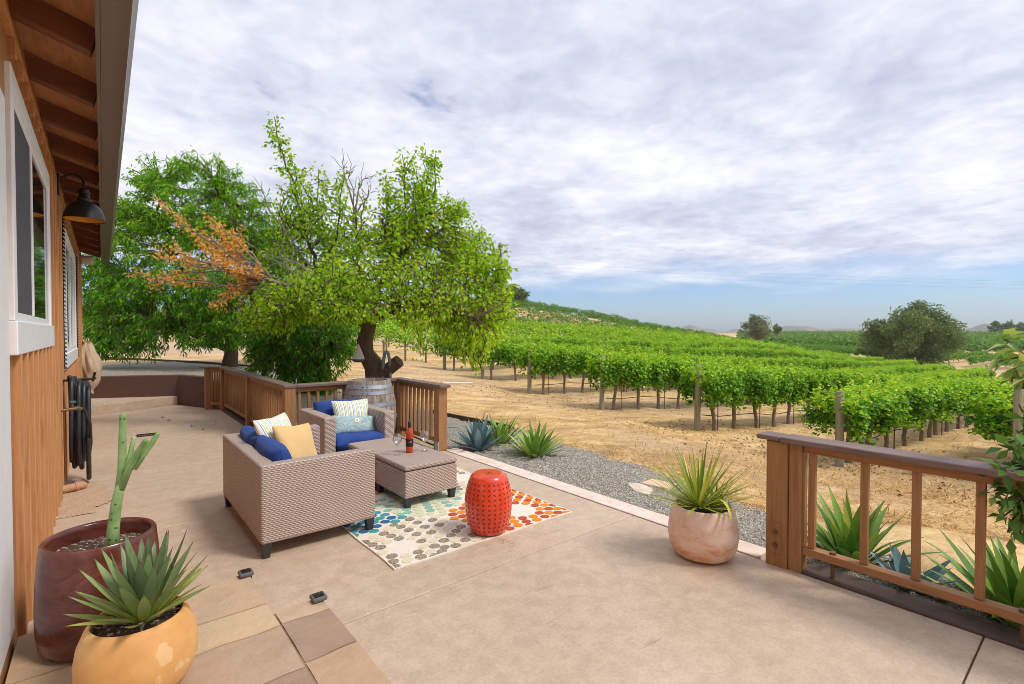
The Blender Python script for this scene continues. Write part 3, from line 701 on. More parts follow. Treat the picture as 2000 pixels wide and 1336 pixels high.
window(7.45, 10.75, 1.36, 2.84, [8.1, 9.1, 10.0], 2)
for ya in (7.12, 10.80):
    s = MB(); s.box(WX-.01, ya, 1.2, WX+.025, ya+.045, 2.88); s.box(WX-.01, ya+.245, 1.2, WX+.025, ya+.29, 2.88)
    z = 1.22
    while z < 2.86: s.add([(WX+.002,ya+.045,z+.03),(WX+.045,ya+.045,z),(WX+.045,ya+.245,z),(WX+.002,ya+.245,z+.03),(WX+.002,ya+.045,z+.02),(WX+.045,ya+.045,z-.012),(WX+.045,ya+.245,z-.012),(WX+.002,ya+.245,z+.02)], [(0,1,2,3),(7,6,5,4),(1,5,6,2),(0,4,5,1),(3,2,6,7)]); z += .045
    s.build('shutter', M['shutter'], house)
# white door casing at the near end of the wall
MB().box(WX-.01, 1.6, .19, WX+.010, 3.33, 2.7).build('door_casing', M['trim'], house, bevel=.004)
# eaves: sloping soffit, rafters, fascia, gutter, roof
def slz(x): return 3.238-(x+.33)*.30
sf = MB(); sf.add([(-.6,Y0,slz(-.6)+.14),(-.012,Y0,slz(-.012)+.14),(-.012,13.9,slz(-.012)+.14),(-.6,13.9,slz(-.6)+.14),(-.6,Y0,slz(-.6)+.16),(-.012,Y0,slz(-.012)+.16),(-.012,13.9,slz(-.012)+.16),(-.6,13.9,slz(-.6)+.16)], [(0,3,2,1),(4,5,6,7),(0,1,5,4),(2,3,7,6),(1,2,6,5),(3,0,4,7)])
sf.build('soffit', M['soffit'], house)
y = 3.66-.81*9
while y < 13.9:
    MB().bar((-.45, y, slz(-.45)+.068), (-.014, y, slz(-.014)+.068), .085, .138).build('rafter', M['rafter'], house, bevel=.004, seg=1); y += .81
MB().box(-.40, Y0, 3.11, -.365, 13.2, 3.36).build('frieze_board', M['soffit'], house)
MB().box(-.012, Y0, 3.085, .006, 13.9, 3.30).build('fascia', M['gutter'], house)
gt = MB(); prof = [(.008,3.09),(.105,3.09),(.122,3.10),(.130,3.15),(.150,3.185),(.154,3.215),(.146,3.222),(.140,3.215),(.134,3.19),(.112,3.16),(.103,3.105),(.008,3.105)]
k = len(prof); gt.add([(x,Y0,z) for x,z in prof]+[(x,13.88,z) for x,z in prof], [(i,(i+1)%k,(i+1)%k+k,i+k) for i in range(k)]+[tuple(range(k-1,-1,-1)), tuple(range(k,2*k))])
gt.build('gutter', M['gutter'], house, smooth=35)
rf = MB(); rf.add([(-3,Y0,slz(-3)+.165),(.02,Y0,slz(.02)+.165),(.02,13.9,slz(.02)+.165),(-3,13.9,slz(-3)+.165),(-3,Y0,slz(-3)+.22),(.02,Y0,slz(.02)+.22),(.02,13.9,slz(.02)+.22),(-3,13.9,slz(-3)+.22)], [(0,3,2,1),(4,5,6,7),(0,1,5,4),(2,3,7,6),(1,2,6,5),(3,0,4,7)])
rf.build('roof', M['roof'], house)
# barn lamp
lx, ly = -.125, 6.38
lamp = thing('wall_lamp', 'black gooseneck barn lamp with golden inside on the house wall', 'lamp', (-.29, ly, 3.0))
MB().box(WX+.034, ly-.035, 2.9, WX+.05, ly+.035, 3.10).build('wall_plate', M['black'], lamp, bevel=.006)
MB().tube([(-.285,ly,3.06),(-.265,ly,3.085),(-.235,ly,3.105),(-.19,ly,3.112),(-.155,ly,3.10),(-.132,ly,3.07),(lx,ly,3.03),(lx,ly,2.99)], .010, 10).tube([(-.285,ly,2.965),(lx-.02,ly,2.965)], .006, 8).build('gooseneck', M['black'], lamp, smooth=60)
sh = [(.032,2.99),(.036,2.985),(.036,2.965),(.046,2.962),(.046,2.945),(.038,2.94),(.045,2.90),(.055,2.89),(.056,2.87),(.075,2.86),(.105,2.835),(.132,2.80),(.150,2.755),(.157,2.72),(.164,2.692),(.160,2.690)]
MB().lathe(sh, lx, ly, 0, 48, closed=False).lathe([(.0,2.992),(.032,2.99)], lx, ly, 0, 48, closed=False).build('lamp_shade', M['black'], lamp, smooth=40)
MB().lathe([(.158,2.694),(.151,2.72),(.144,2.752),(.127,2.795),(.10,2.828),(.06,2.85),(.0,2.856)], lx, ly, 0, 48, closed=False).build('shade_lining', M['gold'], lamp, smooth=180)
# small flood sensor under the eave
fl = thing('junction_box', 'small white round junction box under the far end of the eave', 'fixture', (-.28, 12.5, 2.98))
MB().tube([(-.30,12.5,2.98),(-.14,12.5,2.98)], [.085,.085], 20).build('housing', M['white'], fl, smooth=40, bevel=.01)
MB().tube([(-.139,12.5,2.98),(-.125,12.5,2.98)], [.07,.06], 20).build('lens_cap', M['white'], fl, smooth=40)
# hose
hs = thing('garden_hose', 'coiled black garden hose hanging on the house wall', 'hose', (-.3, 6.95, 1.1))
pts = []; nl = 8
for i in range(nl):
    x = -.275+.019*i; w = .17+.05*random.random(); b = .10+.30*random.random() if i < nl-1 else .05; top = 1.13-.012*i+.02*random.random(); yc = 6.98+.05*(random.random()-.5)
    for q in range(22):
        a = 2*math.pi*q/22; zc = (top+b)/2; hh = (top-b)/2; s, c = math.sin(a), math.cos(a)
        pts.append((x+.02*q/22, yc+w*math.copysign(abs(s)**.8, s)*(1.05 if c < 0 else .85), zc+hh*c))
MB().tube(pts, .021, 8).build('hose_coil', M['hose'], hs, smooth=180)
MB().tube([(-.27,6.40,.86),(-.2,6.42,.88),(-.15,6.5,.84),(-.11,6.65,.66),(-.11,6.8,.45),(-.13,6.95,.28),(-.14,7.05,.12)], .015, 8).build('hose_tail', M['hose'], hs, smooth=180)
MB().tube([(-.34,6.98,1.10),(-.06,6.98,1.11)], .012, 8).tube([(-.09,6.98,1.08),(-.07,6.98,1.18)], .012, 8).build('hanger', M['black'], hs, smooth=60)
fc = thing('faucet', 'weathered brass outdoor tap with green handle beside the hose', 'tap', (-.33, 6.36, .86))
MB().tube([(-.35,6.36,.86),(-.20,6.38,.87)], [.014,.018], 10).tube([(-.235,6.375,.86),(-.235,6.375,.93)], .012, 10).tube([(-.21,6.38,.875),(-.17,6.40,.86)], [.02,.016], 10).build('spout', M['brass'], fc, smooth=50)
MB().tube([(-.235,6.375,.93),(-.235,6.375,.945)], [.03,.03], 12).build('handle', M['greenpl'], fc, smooth=40)
dp = thing('drain_pipe', 'tan clay drain pipe elbow on the soil at the wall foot', 'pipe', (-.25, 6.75, .05))
MB().tube([(-.38,6.62,.045),(-.22,6.68,.045),(-.19,6.70,.045),(-.175,6.74,.03)], [.04,.04,.042,.04], 14).tube([(-.24,6.673,.045),(-.215,6.682,.045)], .048, 14).build('pipe', M['clay'], dp, smooth=50)
# canvas
cv = MB(); n = 30; rows = 18; vs = []
for i in range(rows):
    t = i/(rows-1); z = 1.42-1.0*t; r = .05+.15*math.sin(math.pi*min(1, t*1.08))**.8*(.7+.5*t)
    for j in range(n):
        a = 2*math.pi*j/n; q = r*(1+.24*math.sin(a*5+t*4)+.14*math.sin(a*9-t*11)); vs.append((-.26+.06*t+q*.85*math.cos(a), 13.0+q*math.sin(a), z+.03*math.sin(a*3+t*7)))
fs = [(i*n+j, i*n+(j+1)%n, (i+1)*n+(j+1)%n, (i+1)*n+j) for i in range(rows-1) for j in range(n)]+[tuple(range(n)), tuple((rows-1)*n+j for j in reversed(range(n)))]
tag(cv.add(vs, fs).build('canvas_cover', M['canvas'], smooth=180), 'crumpled beige canvas bundle hanging at the far corner of the house', 'cover')
# floor drain and step lights
gr = MB()
for i in range(9): gr.box(.40+i*.03, 9.55, -.002, .418+i*.03, 9.72, .008)
gr.box(.385,9.53,-.002,.67,9.55,.01); gr.box(.385,9.72,-.002,.67,9.74,.01); gr.box(.385,9.55,-.002,.4,9.72,.006)
tag(gr.build('drain_grate', M['black']), 'small black drain grate set in the patio beyond the cactus', 'drain')
for (x, y), lb in (((.655,3.37), 'square black solar step light on the landing corner nearer the loveseat'), ((.905,2.805), 'square black solar step light on the landing corner nearer the rug')):
    t = thing('step_light', lb, 'step light', (x, y, .12), 'solar step lights on the flagstone landing')
    MB().box(x-.036, y-.04, .122, x+.042, y+.04, .146).build('housing', M['slate'], t, bevel=.008)
    MB().box(x-.022, y-.026, .1465, x+.028, y+.026, .149).build('solar_panel', M['pane'], t)
    MB().box(x+.03, y+.02, .05, x+.042, y+.046, .122).build('clip', M['black'], t, bevel=.003)

# ================================================================== RAILINGS
def railing(name, label, posts, runs, extra=None):
    t = thing(name, label, 'railing', (posts[0][0], posts[0][1], 0))
    for (x, y, zb) in posts: MB().box(x-.068, y-.068, zb, x+.068, y+.068, .858).build('post', M['rail'], t, bevel=.006)
    for (a, b, zlo, along, n) in runs:
        mt = M['railx'] if along == 'x' else M['raily']; (xa, ya), (xb, yb) = a, b
        MB().bar((xa,ya,.825), (xb,yb,.825), .045, .065).build('top_rail', mt, t, bevel=.004)
        MB().bar((xa,ya,zlo), (xb,yb,zlo), .05, .06).build('bottom_rail', mt, t, bevel=.004)
        for i in range(n):
            f = (i+.5)/n; x, y = xa+(xb-xa)*f, ya+(yb-ya)*f
            MB().box(x-.019, y-.019, zlo+.031, x+.019, y+.019, .792).build('baluster', M['rail'], t, bevel=.003, seg=1)
    return t
def cap(t, pts, along):
    for (a, b), al in zip(pts, along):
        MB().bar((a[0],a[1],.88), (b[0],b[1],.88), .165, .042).build('cap_rail', M['capx'] if al == 'x' else M['capy'], t, bevel=.008)
rb = railing('back_railing', 'brown stained railing around the barrel corner at the back of the patio', [(1.70,12.12,-.03),(1.93,11.75,-.03),(1.93,9.4,-.03),(1.93,7.1,-.03),(3.55,7.1,-.06),(3.55,5.88,-.0)],
    [((1.72,12.02),(1.90,11.84),.13,'x',4), ((1.93,11.68),(1.93,9.47),.13,'y',17), ((1.93,9.33),(1.93,7.17),.13,'y',17), ((2.0,7.1),(3.48,7.1),.13,'x',12), ((3.55,7.03),(3.55,5.95),.13,'y',9)])
cap(rb, [((1.60,12.22),(1.90,11.86)), ((1.93,11.88),(1.93,7.02)), ((2.015,7.1),(3.63,7.1)), ((3.55,7.015),(3.55,5.74))], ['x','y','x','y'])
MB().box(3.46,5.80,.0,3.481,5.88,.13).build('post_bracket', M['galv'], rb)
rr = thing('right_railing', 'brown stained railing with dark cap at the right edge of the patio', 'railing', (3.57, 1.5, 0))
MB().box(3.55,1.415,-.05,3.685,1.553,.858).build('post', M['rail'], rr, bevel=.006)
MB().box(3.565,1.33,.0,3.665,1.411,.858).build('post', M['rail'], rr, bevel=.004)
MB().box(3.582,-3.5,.805,3.648,1.329,.858).build('top_rail', M['raily'], rr, bevel=.004)
MB().box(3.578,-3.5,.125,3.652,1.329,.175).build('bottom_rail', M['raily'], rr, bevel=.004)
for yb in (1.27,.98,.73,.46,.2,-.07,-.33,-.6,-.86,-1.1,-1.36,-1.6): MB().box(3.596,yb*1.01-.02,.176,3.634,yb*1.01+.02,.804).build('baluster', M['rail'], rr, bevel=.003)
MB().box(3.52,-3.5,.86,3.705,1.455,.898).build('cap_rail', M['capy'], rr, bevel=.009, seg=3)
MB().box(3.528,1.457,.862,3.697,1.615,.896).build('cap_rail', M['capy'], rr, bevel=.012, seg=3)
pl = MB().box(3.542,1.45,.09,3.549,1.52,.30).build('bolt_plate', M['rail'], rr, bevel=.003)
for z in (.15,.24): MB().tube([(3.542,1.485,z),(3.528,1.485,z)], .016, 10).build('bolt', M['bolt'], pl, smooth=40)
for yb in (1.16,.30): MB().tube([(3.615,yb,.0),(3.615,yb,.124)], .012, 8).tube([(3.615,yb,.176),(3.615,yb,.19)], .018, 10).build('rail_bolt', M['bolt'], rr, smooth=40)

# ================================================================== BARREL
bx, by = 2.90, 6.72
brl = thing('wine_barrel', 'weathered grey oak wine barrel with galvanised hoops in the railing corner', 'barrel', (bx, by, 0))
def brad(z): return .285+.085*(1-((z-.46)/.46)**2)
nst = 24; bm_ = MB(); ra = []
for sI in range(nst):
    a0, a1 = 2*math.pi*sI/nst+.006, 2*math.pi*(sI+1)/nst-.006; vs = []; rv = random.random()
    for i in range(13):
        z = .94*i/12; r = brad(min(z,.92))
        for a in (a0, (a0+a1)/2, a1): vs.append((bx+r*math.cos(a), by+r*math.sin(a), z))
    for i in (12,): 
        for a in (a0, (a0+a1)/2, a1): vs.append((bx+(brad(.92)-.03)*math.cos(a), by+(brad(.92)-.03)*math.sin(a), .94))
        for a in (a0, (a0+a1)/2, a1): vs.append((bx+(brad(.92)-.03)*math.cos(a), by+(brad(.92)-.03)*math.sin(a), .88))
    fs = []
    for i in range(14):
        q = i*3; fs += [(q,q+1,q+4,q+3),(q+1,q+2,q+5,q+4)]
    bm_.add(vs, fs); ra += [rv]*len(vs)
bm_.a = {'rnd': np.array(ra)}; bm_.build('staves', M['barrel'], brl, smooth=40)
hd = MB().lathe([(brad(.92)-.028,.885),(0,.885)], bx, by, 0, 48, closed=False); hd.a = {'rnd': np.full(len(hd.v), .5)}; hd.build('barrel_head', M['barrel'], brl)
for z0, w in ((.86,.05),(.78,.045),(.62,.05),(.42,.05),(.26,.045),(.06,.05)):
    hp = MB().lathe([(brad(z0-w/2)+.001,z0-w/2),(brad(z0-w/2)+.005,z0-w/2),(brad(z0+w/2)+.005,z0+w/2),(brad(z0+w/2)+.001,z0+w/2)], bx, by, 0, 56, closed=False)
    ho = hp.build('hoop', M['galv'], brl, smooth=40)
    rv = MB()
    for a in (-2.25,-2.05): rv.tube([(bx+(brad(z0)+.004)*math.cos(a), by+(brad(z0)+.004)*math.sin(a), z0), (bx+(brad(z0)+.009)*math.cos(a), by+(brad(z0)+.009)*math.sin(a), z0)], .009, 8)
    rv.build('rivet', M['bolt'], ho)

# ================================================================== WICKER SEATING
def rbox(m, x0,y0,z0,x1,y1,z1): return m.box(x0,y0,z0,x1,y1,z1)
def tleg(t, x, y, zt=.107):
    m = MB(); a, b = .034, .022; m.add([(x-b,y-b,0),(x+b,y-b,0),(x+b,y+b,0),(x-b,y+b,0),(x-a,y-a,zt),(x+a,y-a,zt),(x+a,y+a,zt),(x-a,y+a,zt)], [(0,3,2,1),(4,5,6,7),(0,1,5,4),(1,2,6,5),(2,3,7,6),(3,0,4,7)])
    m.build('leg', M['leg'], t, bevel=.003)
lv = thing('wicker_loveseat', 'taupe wicker loveseat with navy cushions, its back to the house', 'loveseat', (1.26, 4.5, 0))
X0, X1, Yn, Yf, ZH, ZB = .84, 1.69, 3.80, 5.24, .664, .105
MB().prism([(X0,Yn),(X1,Yn),(X1,Yn+.115),(X0+.115,Yn+.115),(X0+.115,Yf-.115),(X1,Yf-.115),(X1,Yf),(X0,Yf)], ZB, ZH).build('frame', M['wicker'], lv, bevel=.02, seg=3)
MB().box(X0+.117, Yn+.117, ZB+.02, X1-.02, Yf-.117, .27).build('seat_base', M['wicker'], lv, bevel=.01)
for x in (X0+.04, X1-.04):
    for y in (Yn+.04, Yf-.04): tleg(lv, x, y)
ym = (Yn+Yf)/2
for a, b in ((Yn+.12, ym-.004), (ym+.004, Yf-.12)):
    cushion((1.32,(a+b)/2,.345), (0,0,1), (1,0,0), b-a, .72, .165, 5, 16).build('seat_cushion', M['navy'], lv, smooth=180)
    cushion((1.045,(a+b)/2,.555), (.97,0,.22), (-.2,0,1), b-a+.02, .38, .19, 3.2, 16).build('back_cushion', M['navy'], lv, smooth=180)
tag(cushion((1.20,4.74,.665), (.72,-.62,.42), (-.3,.3,1), .54, .42, .14, 2.4, 16, .10).build('throw_pillow', M['stripe'], smooth=180), 'striped pale throw pillow on the loveseat, leaning behind the tan pillow', 'pillow')
tag(cushion((1.30,4.56,.60), (.50,-.80,.40), (-.12,.42,1), .42, .42, .14, 2.4, 16, .10).build('throw_pillow', M['tan'], smooth=180), 'plain tan throw pillow on the loveseat', 'pillow')
ch = thing('wicker_armchair', 'taupe wicker armchair with navy cushions in front of the barrel', 'armchair', (2.28, 5.98, 0))
X0, X1, Yn, Yf = 1.86, 2.70, 5.52, 6.42
MB().prism([(X0,Yn),(X0+.135,Yn),(X0+.135,Yf-.115),(X1-.135,Yf-.115),(X1-.135,Yn),(X1,Yn),(X1,Yf),(X0,Yf)], ZB, ZH).build('frame', M['wicker'], ch, bevel=.02, seg=3)
MB().box(X0+.137, Yn+.02, ZB+.02, X1-.137, Yf-.117, .27).build('seat_base', M['wicker'], ch, bevel=.01)
for x in (X0+.05, X1-.05):
    for y in (Yn+.04, Yf-.04): tleg(ch, x, y)
cushion((2.28,5.87,.345), (0,0,1), (0,1,0), .57, .74, .17, 5, 16).build('seat_cushion', M['navy'], ch, smooth=180)
for xx in (2.13, 2.43): cushion((xx,6.20,.575), (0,-.97,.2), (0,.2,1), .30, .37, .19, 3.4, 14).build('back_cushion', M['navy'], ch, smooth=180)
tag(cushion((2.36,6.0,.60), (.06,-.92,.34), (0,.34,1), .47, .36, .15, 2.4, 16, .10).build('throw_pillow', M['stripe'], smooth=180), 'upright striped throw pillow at the back of the armchair', 'pillow')
tag(cushion((2.31,5.80,.50), (-.05,-.86,.5), (.14,.4,1), .50, .235, .13, 2.4, 16, .08).build('throw_pillow', M['paisley'], smooth=180), 'pale blue paisley lumbar pillow on the armchair', 'pillow')
def ottoman(label, x0, y0, x1, y1):
    t = thing('wicker_ottoman', label, 'ottoman', ((x0+x1)/2, (y0+y1)/2, 0), 'wicker ottomans pushed together as a table')
    MB().box(x0, y0, ZB, x1, y1, .345).build('body', M['wicker'], t, bevel=.012)
    MB().box(x0+.012, y0+.012, .3455, x1-.012, y1-.012, .352).build('seam', M['leg'], t)
    MB().box(x0-.004, y0-.004, .3525, x1+.004, y1+.004, .40).build('lid', M['wicker'], t, bevel=.02, seg=4)
    for x in (x0+.04, x1-.04):
        for y in (y0+.04, y1-.04): tleg(t, x, y)
ottoman('nearer wicker ottoman with flat lid, carrying the wine bottle', 2.08, 4.05, 2.63, 4.70)
ottoman('farther wicker ottoman between the armchair and the one with the bottle', 2.05, 4.725, 2.62, 5.32)
# bottle and glasses
TT = .4005
bo = thing('wine_bottle', 'pink wine bottle with black label on the ottoman', 'bottle', (2.37, 4.52, TT))
B = [(0,.0),(.033,.0),(.0365,.004),(.0375,.012),(.0375,.185),(.036,.2),(.028,.222),(.018,.24),(.0145,.255),(.014,.30),(.0,.30)]
MB().lathe(B, 2.37, 4.52, TT, 40, closed=False).build('glass_body', M['rose'], bo, smooth=50)
lb = MB().lathe([(.0379,.062),(.0382,.063),(.0382,.136),(.0379,.137)], 2.37, 4.52, TT, 40, closed=False).build('label', M['label'], bo, smooth=50)
MB().lathe([(.0146,.245),(.0158,.246),(.0158,.307),(.014,.311),(0,.311)], 2.37, 4.52, TT, 28, closed=False).build('foil_cap', M['foil'], bo, smooth=50)
cu = bpy.data.curves.new('lettering', 'FONT'); cu.body = "A'lyn"; cu.size = .022; cu.shear = .45; cu.align_x = 'CENTER'; cu.offset = .0002
to = bpy.data.objects.new('lettering_tmp', cu); COL.objects.link(to); dg = bpy.context.evaluated_depsgraph_get(); tm = bpy.data.meshes.new_from_object(to.evaluated_get(dg)); bpy.data.objects.remove(to)
fa = math.atan2(-4.52, -2.37)+.10; lm = MB(); tv = []
for v in tm.vertices:
    a = fa+v.co.x/.0388; tv.append((2.37+.0388*math.cos(a), 4.52+.0388*math.sin(a), TT+.102+v.co.y+.12*v.co.x))
lm.add(tv, [tuple(p.vertices) for p in tm.polygons]); lm.build('lettering', M['pink'], lb)
for (x, y), lbl in (((2.225,4.50), 'clear stemmed wine glass on the ottoman, beside the bottle on the loveseat side'), ((2.51,4.47), 'clear stemmed wine glass on the ottoman, beside the bottle on the vineyard side')):
    t = thing('wine_glass', lbl, 'wine glass', (x, y, TT), 'wine glasses on the ottoman')
    MB().lathe([(.0,.004),(.034,.001),(.036,.003),(.02,.008),(.006,.014),(.004,.03),(.0038,.075),(.006,.088),(.0,.09)], x, y, TT, 32, closed=False).build('stem', M['glass'], t, smooth=60)
    MB().lathe([(.0035,.088),(.012,.096),(.030,.120),(.044,.142),(.046,.15),(.042,.165),(.034,.205),(.033,.206),(.041,.165),(.0445,.15),(.0425,.143),(.029,.122),(.011,.099),(0,.094)], x, y, TT, 40, closed=False).build('bowl', M['glass'], t, smooth=60)

# ================================================================== RUG
rg = thing('area_rug', 'cream rug with rings of brown, teal, mint and orange dots', 'rug', (2.36, 4.3, 0))
RX0, RX1, RY0, RY1 = 1.50, 3.21, 3.075, 5.62
rm = MB(); n = 40; vs = []
for i in range(n+1):
    for j in range(n+1):
        x = RX0+(RX1-RX0)*i/n; y = RY0+(RY1-RY0)*j/n
        e = .006*math.sin(x*9+1)*(j == 0)+.0; vs.append((x+.005*math.sin(y*8)*(i in (0,n)), y+e, .012+.001*math.sin(x*31)*math.sin(y*27)))
fs = [(i*(n+1)+j, (i+1)*(n+1)+j, (i+1)*(n+1)+j+1, i*(n+1)+j+1) for i in range(n) for j in range(n)]
ring = [i*(n+1) for i in range(n+1)]+[n*(n+1)+j for j in range(1,n+1)]+[i*(n+1)+n for i in range(n-1,-1,-1)]+[j for j in range(n-1,0,-1)]
o = len(vs); vs += [(vs[i][0], vs[i][1], .0005) for i in ring]; k = len(ring); fs += [(ring[i], o+i, o+(i+1)%k, ring[(i+1)%k]) for i in range(k)]
rm.add(vs, fs); rm.build('pile', M['rug'], rg, smooth=50)
cents = [(1.70,3.36,'bc',.115),(2.86,3.40,'ro',.15),(1.50,3.95,'tb',.04),(2.32,4.28,'mp',.04),(3.05,4.55,'bc',.13),(1.62,4.75,'ro',.12),(2.45,5.3,'tb',.1)]
pal = {'bc':(0,1), 'ro':(6,7), 'tb':(4,5), 'mp':(2,3)}
dm = MB(); placed = []
def dot(x, y, r, mi):
    if any((x-a)**2+(y-b)**2 < (r+q)**2*.88 for a, b, q in placed): return
    pts = []
    for j in range(18):
        a = 2*math.pi*j/18; px = min(max(x+r*math.cos(a), RX0+.012), RX1-.012); py = min(max(y+r*math.sin(a)*.95, RY0+.012), RY1-.012); pts.append((px, py))
    if not (RX0-.01 < x < RX1+.01 and RY0-.01 < y < RY1+.01): return
    placed.append((x, y, r)); dm.add([(a,b,.0155) for a,b in pts]+[(a,b,.011) for a,b in pts], [tuple(range(18))]+[(i,i+18,(i+1)%18+18,(i+1)%18) for i in range(18)], mi)
for kk in range(7):
    for cx, cy, pk, r0 in cents:
        r = r0+.045+kk*.078; cnt = max(5, int(2*math.pi*r/.098)); ph = kk*.5
        for j in range(cnt):
            a = 2*math.pi*(j+ph)/cnt; x, y = cx+r*math.cos(a), cy+r*math.sin(a)
            best = min(cents, key=lambda c: math.hypot(c[0]-x, c[1]-y)-c[3])
            if best[0] == cx and best[1] == cy: dot(x, y, .039+.004*random.random(), pal[pk][(j+kk) % 2])
for _ in range(6000):
    x, y = random.uniform(RX0,RX1), random.uniform(RY0,RY1); best = min(cents, key=lambda c: math.hypot(c[0]-x, c[1]-y)-c[3])
    if math.hypot(best[0]-x, best[1]-y) > best[3]+.035: dot(x, y, .034+.005*random.random(), pal[best[2]][random.random() < .5])
dm.build('dot_pattern', M['dots'], rg)

# ================================================================== GARDEN STOOL
sx, sy = 2.375, 3.20
gs = thing('garden_stool', 'glossy orange ceramic garden stool with pierced pattern on the rug', 'stool', (sx, sy, .016))
def srad(z): return .135+.055*(1-((z-.23)/.23)**2)
prof = [(.11,.0),(.128,.004)]+[(srad(z), z) for z in np.linspace(.012,.445,22)]+[(.130,.455),(.120,.463),(.10,.462),(.0,.458)]
MB().lathe(prof, sx, sy, .016, 64).build('body', M['ceramic'], gs, smooth=50)
hm = MB(); N = 26; rows = 11
for i in range(rows):
    z = .045+i*.036
    for j in range(N):
        for sgn in (1 if (i+j) % 2 else -1,):
            a0 = 2*math.pi*(j+.0*(i % 2))/N; r = srad(z); tilt = sgn*.72; vs = []
            for q in range(10):
                b = 2*math.pi*q/10; e1, e2 = .0130*math.cos(b), .0048*math.sin(b)*(1-.25*abs(math.cos(b)))
                du, dv = e1*math.cos(tilt)-e2*math.sin(tilt), e1*math.sin(tilt)+e2*math.cos(tilt); rr_ = srad(z+dv)+.0009; a = a0+du/r
                vs.append((sx+rr_*math.cos(a), sy+rr_*math.sin(a), .016+z+dv))
            hm.add(vs, [tuple(range(10))])
for a in np.linspace(0, 2*math.pi, 5)[:-1]+.6:
    vs = [(sx+.028*math.cos(a)+.013*math.cos(b)*math.sin(a)*-1+.004*math.sin(b)*math.cos(a), sy+.028*math.sin(a)+.013*math.cos(b)*math.cos(a)+.004*math.sin(b)*math.sin(a), .016+.4592+.0008) for b in np.linspace(0, 2*math.pi, 13)[:-1]]
    hm.add(vs, [tuple(range(12))])
hm.add([(sx+.009*math.cos(b), sy+.006*math.sin(b), .016+.4598) for b in np.linspace(0,2*math.pi,13)[:-1]], [tuple(range(12))])
hm.build('painted_hole_marks', M['hole'], gs)  # flat dark petals laid on the skin; their colour stands for shaded openings

# ================================================================== POTS
def soil_disc(t, cx, cy, z, r):
    m = MB(); vs = [(cx,cy,z+.012)]; fs = []; nr, n = 8, 40
    for i in range(1, nr+1):
        for j in range(n):
            a = 2*math.pi*j/n; q = r*i/nr; vs.append((cx+q*math.cos(a), cy+q*math.sin(a), z+.012*(1-i/nr)+.006*math.sin(q*60+a*5)*math.sin(a*7)))
    fs += [(0, 1+j, 1+(j+1)%n) for j in range(n)]
    for i in range(nr-1): fs += [(1+i*n+j, 1+(i+1)*n+j, 1+(i+1)*n+(j+1)%n, 1+i*n+(j+1)%n) for j in range(n)]
    m.add(vs, fs).build('soil', M['soil'], t, smooth=180)
LZ = .12
px_, py_ = -.02, 3.14
mp = thing('cactus_pot', 'tall maroon glazed pot holding a forked green cactus', 'potted plant', (px_, py_, LZ))
MB().lathe([(.18,0),(.215,.008),(.232,.035),(.240,.10),(.241,.20),(.238,.30),(.231,.40),(.224,.47),(.222,.495),(.216,.503),(.205,.503),(.198,.495),(.198,.47),(.203,.40),(.20,.2)], px_, py_, LZ, 72, closed=False).build('pot', M['maroon'], mp, smooth=50)
soil_disc(mp, px_, py_, LZ+.425, .203)
def cyl(path, rad): m = MB().tube(path, rad, 16, lump=.03); return m
c0 = Vector((px_+.075, py_-.015, LZ+.42)); W = lambda u, v: Vector(at(u, v, 2.42+.0))
cm = MB()
def limb(uvs, rads, dd=0):
    P = [Vector(at(u, v, 2.40+dd*i/len(uvs))) for i, (u, v) in enumerate(uvs)]
    top, dirn = P[-1], (P[-1]-P[-2]).normalized(); r = rads[-1]
    P += [top+dirn*r*.5, top+dirn*r*.85, top+dirn*r*1.0]; rads = list(rads)+[r*.86, r*.5, r*.12]
    cm.tube(P, rads, 16, lump=.04)
limb([(219,1085),(221,1035),(227,985),(235,950)], [.029,.025,.022,.020])
limb([(232,965),(238,915),(239,870),(240,812)], [.018,.017,.016,.014])
limb([(233,968),(246,920),(254,890),(261,856)], [.015,.013,.011,.009], .03)
limb([(236,955),(252,915),(268,885),(284,862)], [.017,.016,.014,.012], -.04)
limb([(262,915),(280,888),(296,866),(308,848)], [.014,.014,.013,.010], .05)
cm.build('cactus', M['cactus'], mp, smooth=180)
yx, yy_ = .10, 2.58
yp = thing('agave_pot', 'squat yellow terracotta pot holding a spiky green agave', 'potted plant', (yx, yy_, LZ))
MB().lathe([(.12,0),(.155,.006),(.19,.05),(.208,.11),(.21,.17),(.20,.23),(.178,.285),(.166,.305),(.158,.308),(.152,.303),(.154,.285),(.18,.22)], yx, yy_, LZ, 72, closed=False).build('pot', M['yterra'], yp, smooth=60)
soil_disc(yp, yx, yy_, LZ+.27, .165)
sp = []
for i in range(44):
    t = i/43; az = i*2.39996+.3; el = R(86)-R(66)*t**.9; L = .21+.11*math.sin(math.pi*min(1, .3+t*.7)); w = .047+.010*random.random()
    r = .012+.05*t; sp.append(((yx+r*math.cos(az)+.02, yy_+r*math.sin(az), LZ+.285+.02*(1-t)), az, el, L*random.uniform(.9,1.12), w*1.12, R(random.uniform(-16, 6)), min(1, max(0, .15+.6*t+random.uniform(-.25,.25)))))
blade_obj('agave', sp, M['agave'], yp)
tx, ty = 3.335, 1.90
tp_ = thing('yucca_pot', 'round pale terracotta pot holding a spiky yucca at the patio edge', 'potted plant', (tx, ty, 0))
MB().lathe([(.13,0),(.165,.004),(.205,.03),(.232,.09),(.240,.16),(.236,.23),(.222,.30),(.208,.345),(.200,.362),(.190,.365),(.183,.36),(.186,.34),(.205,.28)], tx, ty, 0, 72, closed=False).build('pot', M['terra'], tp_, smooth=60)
soil_disc(tp_, tx, ty, .305, .20)
sp = []
